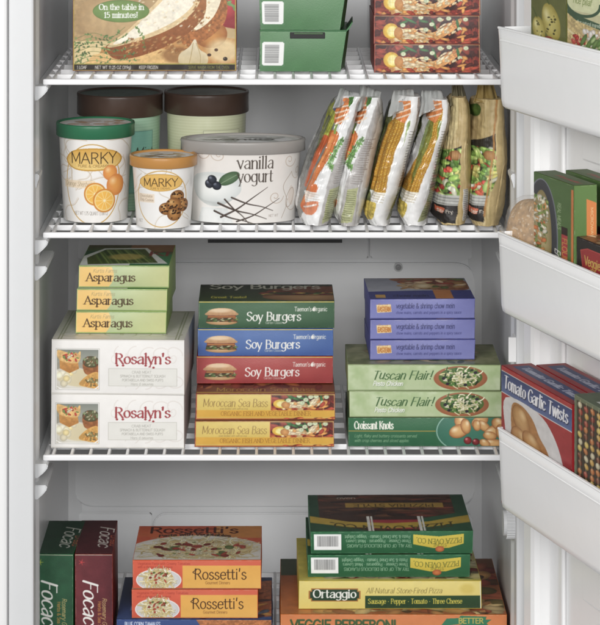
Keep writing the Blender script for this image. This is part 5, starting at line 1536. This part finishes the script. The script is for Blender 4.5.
def art_carrot(two=False):
    A = Art(70, 150, 'e4e4e4')      # origin (292, 84)
    def c(x, y): return (x - 292, y - 84)
    A.poly([c(333, 104), c(303, 170), c(296, 222), c(306, 222), c(322, 170), c(345, 108)], '8a8a86')
    A.poly([c(336, 104), c(330, 112), c(314, 158), c(318, 160), c(330, 136), c(339, 112)], 'a4a83c', noise=.2)
    A.line([c(337, 106), c(335, 112)], 3, '5a5a8a'); A.line([c(330, 120), c(308, 172)], 2.5, '5a5c5a', .7)
    A.poly([c(352, 96), c(343, 120), c(322, 160), c(300, 224), c(322, 226), c(352, 150), c(366, 96)], 'ebebea')
    A.line([c(326, 140), c(316, 160), c(306, 188)], 6, 'c2561c', sm=True, w1=2.5)
    A.line([c(334, 136), c(329, 152), c(316, 176), c(302, 208)], 10, 'b8601c', sm=True, w1=3)
    A.line([c(334, 137), c(329, 152), c(316, 176), c(302, 208)], 8, 'd87830', sm=True, w1=2)
    A.line([c(333, 138), c(327, 152), c(315, 174)], 2.4, 'e89a50', .8, sm=True, w1=1)
    for k in range(9): A.line([c(331 - k * 3, 144 + k * 6), c(335 - k * 3, 145 + k * 6)], .4, 'a85014', .7)
    A.line([c(335, 134), c(337, 124)], 2, '8aa048')
    A.poly([c(343, 100), c(350, 99), c(348, 112), c(341, 125), c(334, 124), c(336, 112)], 'd87a34', noise=.15)
    for k in range(4): A.line([c(336, 110 + k * 5), c(348, 106 + k * 4)], 1.4, 'f2dcc4')
    A.poly([c(349, 98), c(354, 97), c(352, 104), c(348, 108)], '4a7a34', noise=.3)
    for sd in range(6): A.sprig([c(342, 140), c(335 - sd, 156 + sd), c(326 + sd * 2, 166 + sd * 2)], '5f8a48', '6f9a54', 14, .6, (1.8, .7), sd + 40)
    A.ell(*c(313, 192), 8, 4, 'd8702c', -60); A.rect(c(305, 0)[0], c(0, 193)[1], c(322, 0)[0], c(0, 204)[1], 'f0f0ee', .85); micro(A, *c(306, 194), *c(304, 204), 'c8b8a8', .2, 4, (12, 16))
    A.poly([c(302, 206), c(318, 202), c(314, 214), c(304, 215)], 'd86a34', sm=True, alpha=.8)
    A.line([c(304, 209), c(316, 205)], 1.6, 'f0e8e0', .9)
    # back face with the small print
    A.poly([c(359, 100), c(344, 142), c(328, 182), c(318, 226), c(336, 228), c(348, 160), c(362, 116)], 'b9b5b2', noise=.06)
    micro(A, *c(346, 140), *c(332, 186), '8a7f7a', .1, 20, (6, 11)); 
    A.poly([c(329, 190), c(340, 188), c(333, 222), c(322, 224)], 'b5b88a'); micro(A, *c(329, 192), *c(323, 222), '5f6244', .05, 14, (7, 9))
    A.noise(.08, 5)
    return A
M_CLEAR = mat('hazy_clear_film', 'b8bab8', .22, .4, 80, alpha=.72, coat=.3)
M_CLEARD = mat('olive_paper_flap', '6a6450', .5, .5, 80)
M_TANF = mat('tan_paper_flap', '8a7648', .5, .5, 80)
car = art_carrot(); Yk = 3.635
bag('carrot_bag', 'clear and white carrot bag leaning right, nearest the yogurt tub', 'carrot bags', 'vegetable bag',
    [(97, 345, 358, 360), (106, 335, 352, 358), (121, 327, 348, 354), (134, 320, 344, 351), (151, 312, 338, 347), (165, 307, 333, 345), (181, 303, 328, 342), (196, 299, 323, 339), (210, 297, 319, 335), (222, 300, 317, 331), (225.5, 305, 317, 327)],
    car, 292, 84, Yk, .13, M_FILM, [(332, 110), (342, 90), (352, 95), (356, 101)], M_CLEAR, 1)
bag('carrot_bag', 'second clear and white carrot bag, between the first carrot bag and the corn', 'carrot bags', 'vegetable bag',
    [(98, 368, 376, 379), (106, 362, 374, 382), (121, 355, 369, 384), (134, 351, 365, 383), (151, 346, 360, 378), (170, 342, 356, 374), (189, 338, 354, 370), (205, 333, 351, 365), (218, 334, 350, 361), (226.5, 341, 350, 358)],
    car, 311, 84, Yk + .001, .13, M_FILM, [(355, 114), (361, 87), (382, 94), (380, 101)], M_CLEAR, 2)
def art_corn(two=False):
    A = Art(70, 150, 'e8e8e6')      # origin (362, 84)
    def c(x, y): return (x - 362, y - 84)
    A.poly([c(388, 92), c(397, 92), c(392, 130), c(376, 176), c(368, 224), c(360, 224), c(360, 160)], '5c6236', noise=.3)
    def cob(x0, y0, x1, y1, wd, bend):
        L = math.hypot(x1 - x0, y1 - y0); ux, uy = (x1 - x0) / L, (y1 - y0) / L; n = int(L / 1.75)
        for k in range(n + 1):
            t = k / n; hw = wd * min(1, (t / .16) ** .5 if t > 0 else .2, ((1 - t) / .1) ** .5 if t < 1 else .2)
            bx = bend * math.sin(math.pi * t)
            mx, my = x0 + ux * L * t + uy * bx, y0 + uy * L * t - ux * bx
            A.line([c(mx - uy * hw, my + ux * hw), c(mx + uy * hw, my - ux * hw)], 2.2, 'a8740c')
            for j in range(5):
                q = (j - 2) / 2.4
                cc = ['eec040', 'dca41e', 'f4d468', 'e6b430'][(k * 3 + j) % 4]
                A.ell(*c(mx - uy * hw * q + (k % 2) * .3, my + ux * hw * q), 1.15, .85, mixc(cc, '8a5a08', .25 * abs(q)), edge='b07c10', pw=.8)
    if two:
        cob(411, 110, 396, 160, 5.2, -1); cob(404, 142, 376, 202, 6, -2)
        A.poly([c(396, 128), c(403, 118), c(400, 136), c(388, 168), c(380, 184)], '6f7f3c', sm=True, noise=.2, alpha=.8)
    else:
        cob(402, 116, 377, 200, 6.2, -3)
    for sd in range(3): A.line([c(408 + sd * 1.5, 122), c(404 + sd * 1.5, 150), c(394 + sd, 186)], 2.0, ['8aa04c', '5f7a34', 'b0bc70'][sd], .8, sm=True, w1=1)
    A.poly([c(400, 103), c(411, 101), c(411, 112), c(404, 124), c(396, 120), c(397, 110)], 'd8803c', noise=.15)
    for k in range(3): A.line([c(397, 110 + k * 5), c(410, 104 + k * 5)], 1.3, 'f2dcc4')
    A.rect(c(371, 0)[0], c(0, 193)[1], c(389, 0)[0], c(0, 204)[1], 'f0f0ee', .9); micro(A, *c(373, 194), *c(371, 204), 'b0a080', .2, 4, (10, 14))
    A.poly([c(364, 206), c(376, 204), c(372, 220), c(364, 220)], 'c8b04a', sm=True, noise=.3)
    A.poly([c(421, 96), c(416, 134), c(404, 175), c(388, 228), c(376, 226), c(386, 196), c(400, 160), c(410, 126), c(413, 98)], 'ecebea')
    A.poly([c(424, 96), c(419, 134), c(411, 170), c(399, 222), c(391, 222), c(403, 175), c(415, 130), c(419, 98)], '9d938c', noise=.2); micro(A, *c(411, 132), *c(397, 200), '5c5450', .1, 24, (5, 9))
    A.poly([c(401, 190), c(406, 190), c(396, 222), c(387, 222)], 'a8ab80'); micro(A, *c(400, 192), *c(390, 220), '5f6244', .05, 12, (4, 6))
    A.noise(.06, 5)
    return A
cor = art_corn()
bag('corn_bag', 'white corn bag right beside the carrot bags, cob showing along its edge', 'corn bags', 'vegetable bag',
    [(97, 401, 415, 418), (106, 394, 414, 420), (121, 388, 410, 419), (134, 385, 406, 417), (151, 380, 399, 412), (170, 376, 393, 408), (189, 372, 387, 403), (205, 367, 380, 397), (218, 366, 377, 393), (226, 372, 380, 389)],
    cor, 362, 84, Yk + .002, .13, M_FILM, [(388, 118), (394, 93), (414, 92), (417, 103)], M_CLEAR, 3)
bag('corn_bag', 'white corn bag next to the brown paper vegetable bags', 'corn bags', 'vegetable bag',
    [(100, 434, 444, 446), (106, 430, 445, 448), (121, 424, 443, 450), (134, 421, 438, 449), (151, 417, 431, 444), (170, 411, 425, 441), (189, 406, 420, 438), (205, 402, 414, 435), (216, 400, 412, 432), (226, 406, 414, 427)],
    art_corn(True), 393, 84, Yk, .13, M_FILM, [(419, 118), (423, 93), (443, 93), (446, 104)], M_CLEAR, 4)
def art_stir(wide):
    A = Art(60, 150, 'c2aa76')     # origin (430, 84) / (468, 84)
    for k in range(46):
        x = random.uniform(0, 60); A.line([(x, 0), (x + random.uniform(-3, 3), 75), (x + random.uniform(-4, 4), 150)], random.uniform(.5, 1.6), random.choice(['cdb884', 'b09a66', 'dac898', 'a8925e', 'c8b27c']), .5, sm=True)
    if wide:
        def c(x, y): return (x - 468, y - 84)
        fl, fr = 470, 496
        poly = [c(469, 146), c(497, 134), c(497, 178), c(488, 200), c(484, 222), c(469, 222)]
    else:
        def c(x, y): return (x - 430, y - 84)
        fl, fr = 436, 462
        poly = [c(444, 154), c(462, 146), c(460, 190), c(456, 224), c(430, 224), c(438, 180)]
    A.poly(poly, '34302a'); A.setclip(poly)
    x0, x1 = c(fl, 0)[0] - 4, c(fr, 0)[0] + 2; y0 = c(0, 152)[1]
    A.scat(x0, y0 - 2, x1, y0 + 46, 150, (2.4, 6.5), (1.6, 3.2), ['8fb454', 'a8cc5c', '6c9440', 'cc3c2e', 'dc5c34', 'e0d878', 'b4d270', '5a8034', 'e8e8c8', 'b4d270', '98c054', '84a84a'], (0, 180), .72, 1, True, seed=5 + wide)
    A.ell(x0 + 24, y0 + 4, 6, 5, 'b98a54', edge='8a5c2c')
    A.rect(x0, y0 + 44, x1, y0 + 54, 'b4b4ae'); 
    for k in range(3): A.line([(x0 + 3, y0 + 46.5 + k * 3), (x1 - 5, y0 + 47 + k * 3)], .8, '6a6a66', .8)
    A.rect(x0, y0 + 54.5, x1, y0 + 72, '241f1c'); A.poly([(x0 + 4, y0 + 56), (x0 + 14, y0 + 57), (x0 + 12, y0 + 63), (x0 + 4, y0 + 62)], 'c05a34'); A.text('Stir Fry', x0 + 6, y0 + 62, 3.4, 'd8d0c4', x1=x0 + 21, w=1.3)
    A.setclip()
    if wide:
        A.ell(*c(477, 113), 5, 7, '5f7a34', 20, edge='3f5a24'); A.line([c(497, 98), c(494, 150), c(490, 178), c(485, 216)], 2.2, 'b07a34', .9, sm=True)
        A.line([c(499, 98), c(497, 150), c(492, 180), c(488, 218)], 1.2, 'd8c08a', .9, sm=True)
    else:
        A.poly([c(430, 100), c(446, 100), c(444, 150), c(436, 170)], '6a5848', noise=.2)
        A.poly([c(452, 100), c(459, 98), c(458, 128), c(448, 152), c(447, 128)], 'd2c08c', noise=.08)
        A.rect(*c(463, 190), *c(469, 222), 'd8d6d0'); micro(A, *c(464, 191), *c(464, 222), '55524c', 0, 16, (4, 5))
    A.noise(.08, 4)
    return A
bag('stir_fry_bag', 'narrower tan paper stir fry bag, between the corn and the last bag', 'tan paper stir fry bags', 'vegetable bag',
    [(98, 453, 461, 465), (106, 450, 463, 469), (121, 449, 463, 471), (148, 447, 461, 472), (162, 445, 460, 472.5), (180, 441, 459, 472.5), (196, 437, 457, 472), (210, 433, 455.5, 470), (220, 434, 455, 468), (225.5, 442, 455, 464)],
    art_stir(0), 430, 84, Yk + .002, .13, M_PAPERBAG, [(451, 106), (454, 88), (464, 87), (469, 106)], M_CLEARD, 5)
bag('stir_fry_bag', 'widest tan paper stir fry bag, last on the right of its shelf', 'tan paper stir fry bags', 'vegetable bag',
    [(100, 474, 496, 500), (110, 474, 497, 502), (121, 474, 497, 503), (148, 473, 496, 507), (162, 472, 496, 508), (180, 471, 490, 508.5), (196, 470.5, 487, 508), (210, 470, 485, 507), (220, 471, 484, 505), (226.5, 476, 486, 499)],
    art_stir(1), 468, 84, Yk - .002, .13, M_PAPERBAG, [(474, 104), (480, 86), (495, 86), (500, 104)], M_TANF, 6)

# ------------------------------------------------------------------ goods in the door bins
def dcarton(name, label, cat, group, s, n, z, w, d, h, side, arts, seed=0, rot=0, **kw):
    """front face parallel to the bins' face; s,n = place of its far front corner"""
    c = Carton(w, d, h, seed, .0009, jit=.0006)
    root = empty(name, dpt(s, n, z), DANG + math.radians(rot), label, cat, group)
    v, f = c.body(); 
    link('carton', raw_mesh('carton', v, f), side, root)
    for face, (art, pn) in arts.items():
        me = c.panel(face, art)
        link(pn, me, M_PRINT, root)
    return root
def sn_at(px, n):
    """s along the door whose projection is px at depth n from the bin face"""
    lo, hi = -.3, 1.0
    for _ in range(50):
        m = (lo + hi) / 2; p = dpt(m, n, 0)
        if VX + PF * p.x / p.y < px: lo = m
        else: hi = m
    return m
def zat(px_s, n, py): p = dpt(px_s, n, 0); return WZ(py, p.y)
# bin 3
s0 = sn_at(501.8, .008); s1 = sn_at(572, .008); h = zat(s0, .008, 365) - BZ[3]
tw = dcarton('garlic_twists_box', 'red garlic twists box with blue banner, front one in the lower door bin', 'food box', 'red garlic twists boxes', s0, .008, BZ[3], s1 - s0, .040, h, mat('red_card', '98262a', .45, .06, 200), {'front': (art_twists(), 'front_panel'), 'top': (art_twists_top(), 'top_panel')}, 91)
c = copy_tree(tw); c.location = dpt(s0 + .012, .050, BZ[3]); c['label'] = 'red garlic twists box standing behind the front one, against the door'
s2 = sn_at(574.5, .006)
dcarton('kebab_box', 'grey-green box picturing skewers, right of the red garlic twists box', 'food box', None, s2, .006, BZ[3], .15, .05, zat(s2, .006, 394) - BZ[3], mat('grey_green_card', '6f7a66', .45, .06, 200), {'front': (art_kebab(), 'front_panel'), 'top': (art_kebab_top(), 'top_panel')}, 92)
# bin 2
s0 = sn_at(534, .010); s1 = sn_at(574, .010)
fb = dcarton('flounder_dinner_box', 'green flounder dinner box with black dish, nearer one in the middle door bin', 'food box', 'green flounder dinner boxes', s0, .010, BZ[2], s1 - s0, .029, zat(s0, .010, 171) - BZ[2], mat('moss_card', '56713c', .45, .06, 200), {'front': (art_entree(), 'front_panel'), 'top': (art_entree_top(), 'top_panel'), 'right': (art_entree_side(), 'side_panel')}, 93)
s3 = sn_at(566, .052)
c = copy_tree(fb); c.location = dpt(s3, .052, BZ[2]); c['label'] = 'green flounder dinner box farther right, half hidden behind the nearer one'
s4 = sn_at(577, .012)
dcarton('veggie_loaf_box', 'low black box with red panel, at the right edge of the middle bin', 'food box', None, s4, .012, BZ[2], .12, .045, zat(s4, .012, 236) - BZ[2], mat('black_card', '2c2628', .45, .06, 200), {'front': (art_grill(), 'front_panel'), 'top': (art_grill_top(), 'top_panel')}, 94)
# bread loaf in a clear bag
def loaf():
    s0 = sn_at(508, .035); s1 = sn_at(545, .035); n0 = .016; n1 = .074
    w = s1 - s0; zt = zat(s0, .035, 189); h = zt - BZ[2]
    root = empty('bread_loaf', dpt(s0, n0, BZ[2]), DANG, 'round wholemeal loaf in a clear bag, left end of the middle door bin', 'bread')
    R = np.random.default_rng(3)
    nu, nv = 180, 140
    th = np.linspace(0, math.tau, nu + 1)[:-1]; ph = np.linspace(-1, 1, nv)
    T, P = np.meshgrid(th, ph)
    def shell(g, ns):
        r = np.clip(1 - np.abs(P) ** 2.6, 0, 1) ** .42
        wob = (vnoise(nv, nu, 18, 4, R) - .5) * ns
        wob[:, -12:] = wob[:, -12:] * np.linspace(1, 0, 12) + wob[:, :1] * np.linspace(0, 1, 12)
        a = w / 2 * (g + wob); b = (n1 - n0) / 2 * (g + wob); hh = h / 2 * g
        co = np.stack([w / 2 + a * r * np.sign(np.cos(T)) * np.abs(np.cos(T)) ** .8, (n1 - n0) / 2 + b * r * np.sign(np.sin(T)) * np.abs(np.sin(T)) ** .8, np.maximum(h / 2 + hh * P * (1 + wob * .3), .001)], -1)
        return co
    co = shell(.93, .05)
    col = lin(hexc('c29a66'))[None, None] * (0.6 + .9 * vnoise(nv, nu, 5, 3, R))[..., None] * ALB
    col = np.where((vnoise(nv, nu, 2.5, 1, R) > .8)[..., None], lin(hexc('dcc4a4'))[None, None], col)
    link('loaf', raw_mesh('loaf', co.reshape(-1, 3), grid_faces(nu, nv, False, True), col.reshape(-1, 3), True), mat('bread_crust', 'ffffff', .8, .8, 160, attr=True), root)
    co = shell(1.0, .2)
    link('clear_bag', raw_mesh('clear_bag', co.reshape(-1, 3), grid_faces(nu, nv, False, True), None, True), mat('clear_bag', 'f2eee8', .1, 1.0, 45, alpha=.16, coat=1), root)
    A = Art(40, 9, 'd9a82c'); A.rect(0, 3, 40, 7, 'c8402c'); A.text('WHEAT', 14, 6.6, 3.4, 'f0e0b0', x1=30, w=1.3)
    img = lin(A.out(60, 14)) * ALB
    x = np.linspace(w * .2, w * 1.0, 60); zz = np.linspace(zat(s0, 0, 228) - BZ[2], zat(s0, 0, 243) - BZ[2], 14)
    X, Z = np.meshgrid(x, zz)
    co = np.stack([X, -.0025 + .0 * X, Z], -1).reshape(-1, 3)
    o = link('bag_label', raw_mesh('bag_label', co, grid_faces(60, 14, True), img.reshape(-1, 3)), M_PRINTG, root)
    sm = o.modifiers.new('t', 'SOLIDIFY'); sm.thickness = .0004
loaf()
# bin 1
s0 = sn_at(531, .010); s1 = sn_at(566.5, .010)
dcarton('stuffed_pepper_box', 'olive green box picturing yellow stuffed peppers in the upper door bin', 'food box', None, s0, .010, BZ[1], s1 - s0, .05, zat(s0, .010, -62) - BZ[1], mat('olive_box_card', '6a6e3c', .45, .06, 200), {'front': (art_peppers(), 'front_panel')}, 95)
s2 = sn_at(567.5, .008)
dcarton('rice_salad_box', 'pale green box with colourful salad picture, at the right edge of the upper bin', 'food box', None, s2, .008, BZ[1], .115, .05, zat(s2, .008, -60) - BZ[1], mat('pale_lime_card', 'b8bc8a', .45, .06, 200), {'front': (art_salad(), 'front_panel')}, 96)
bpy.context.view_layer.update()
print('objects', len(bpy.data.objects), 'tris', sum(len(o.data.polygons) for o in bpy.data.objects if o.type == 'MESH') * 2)
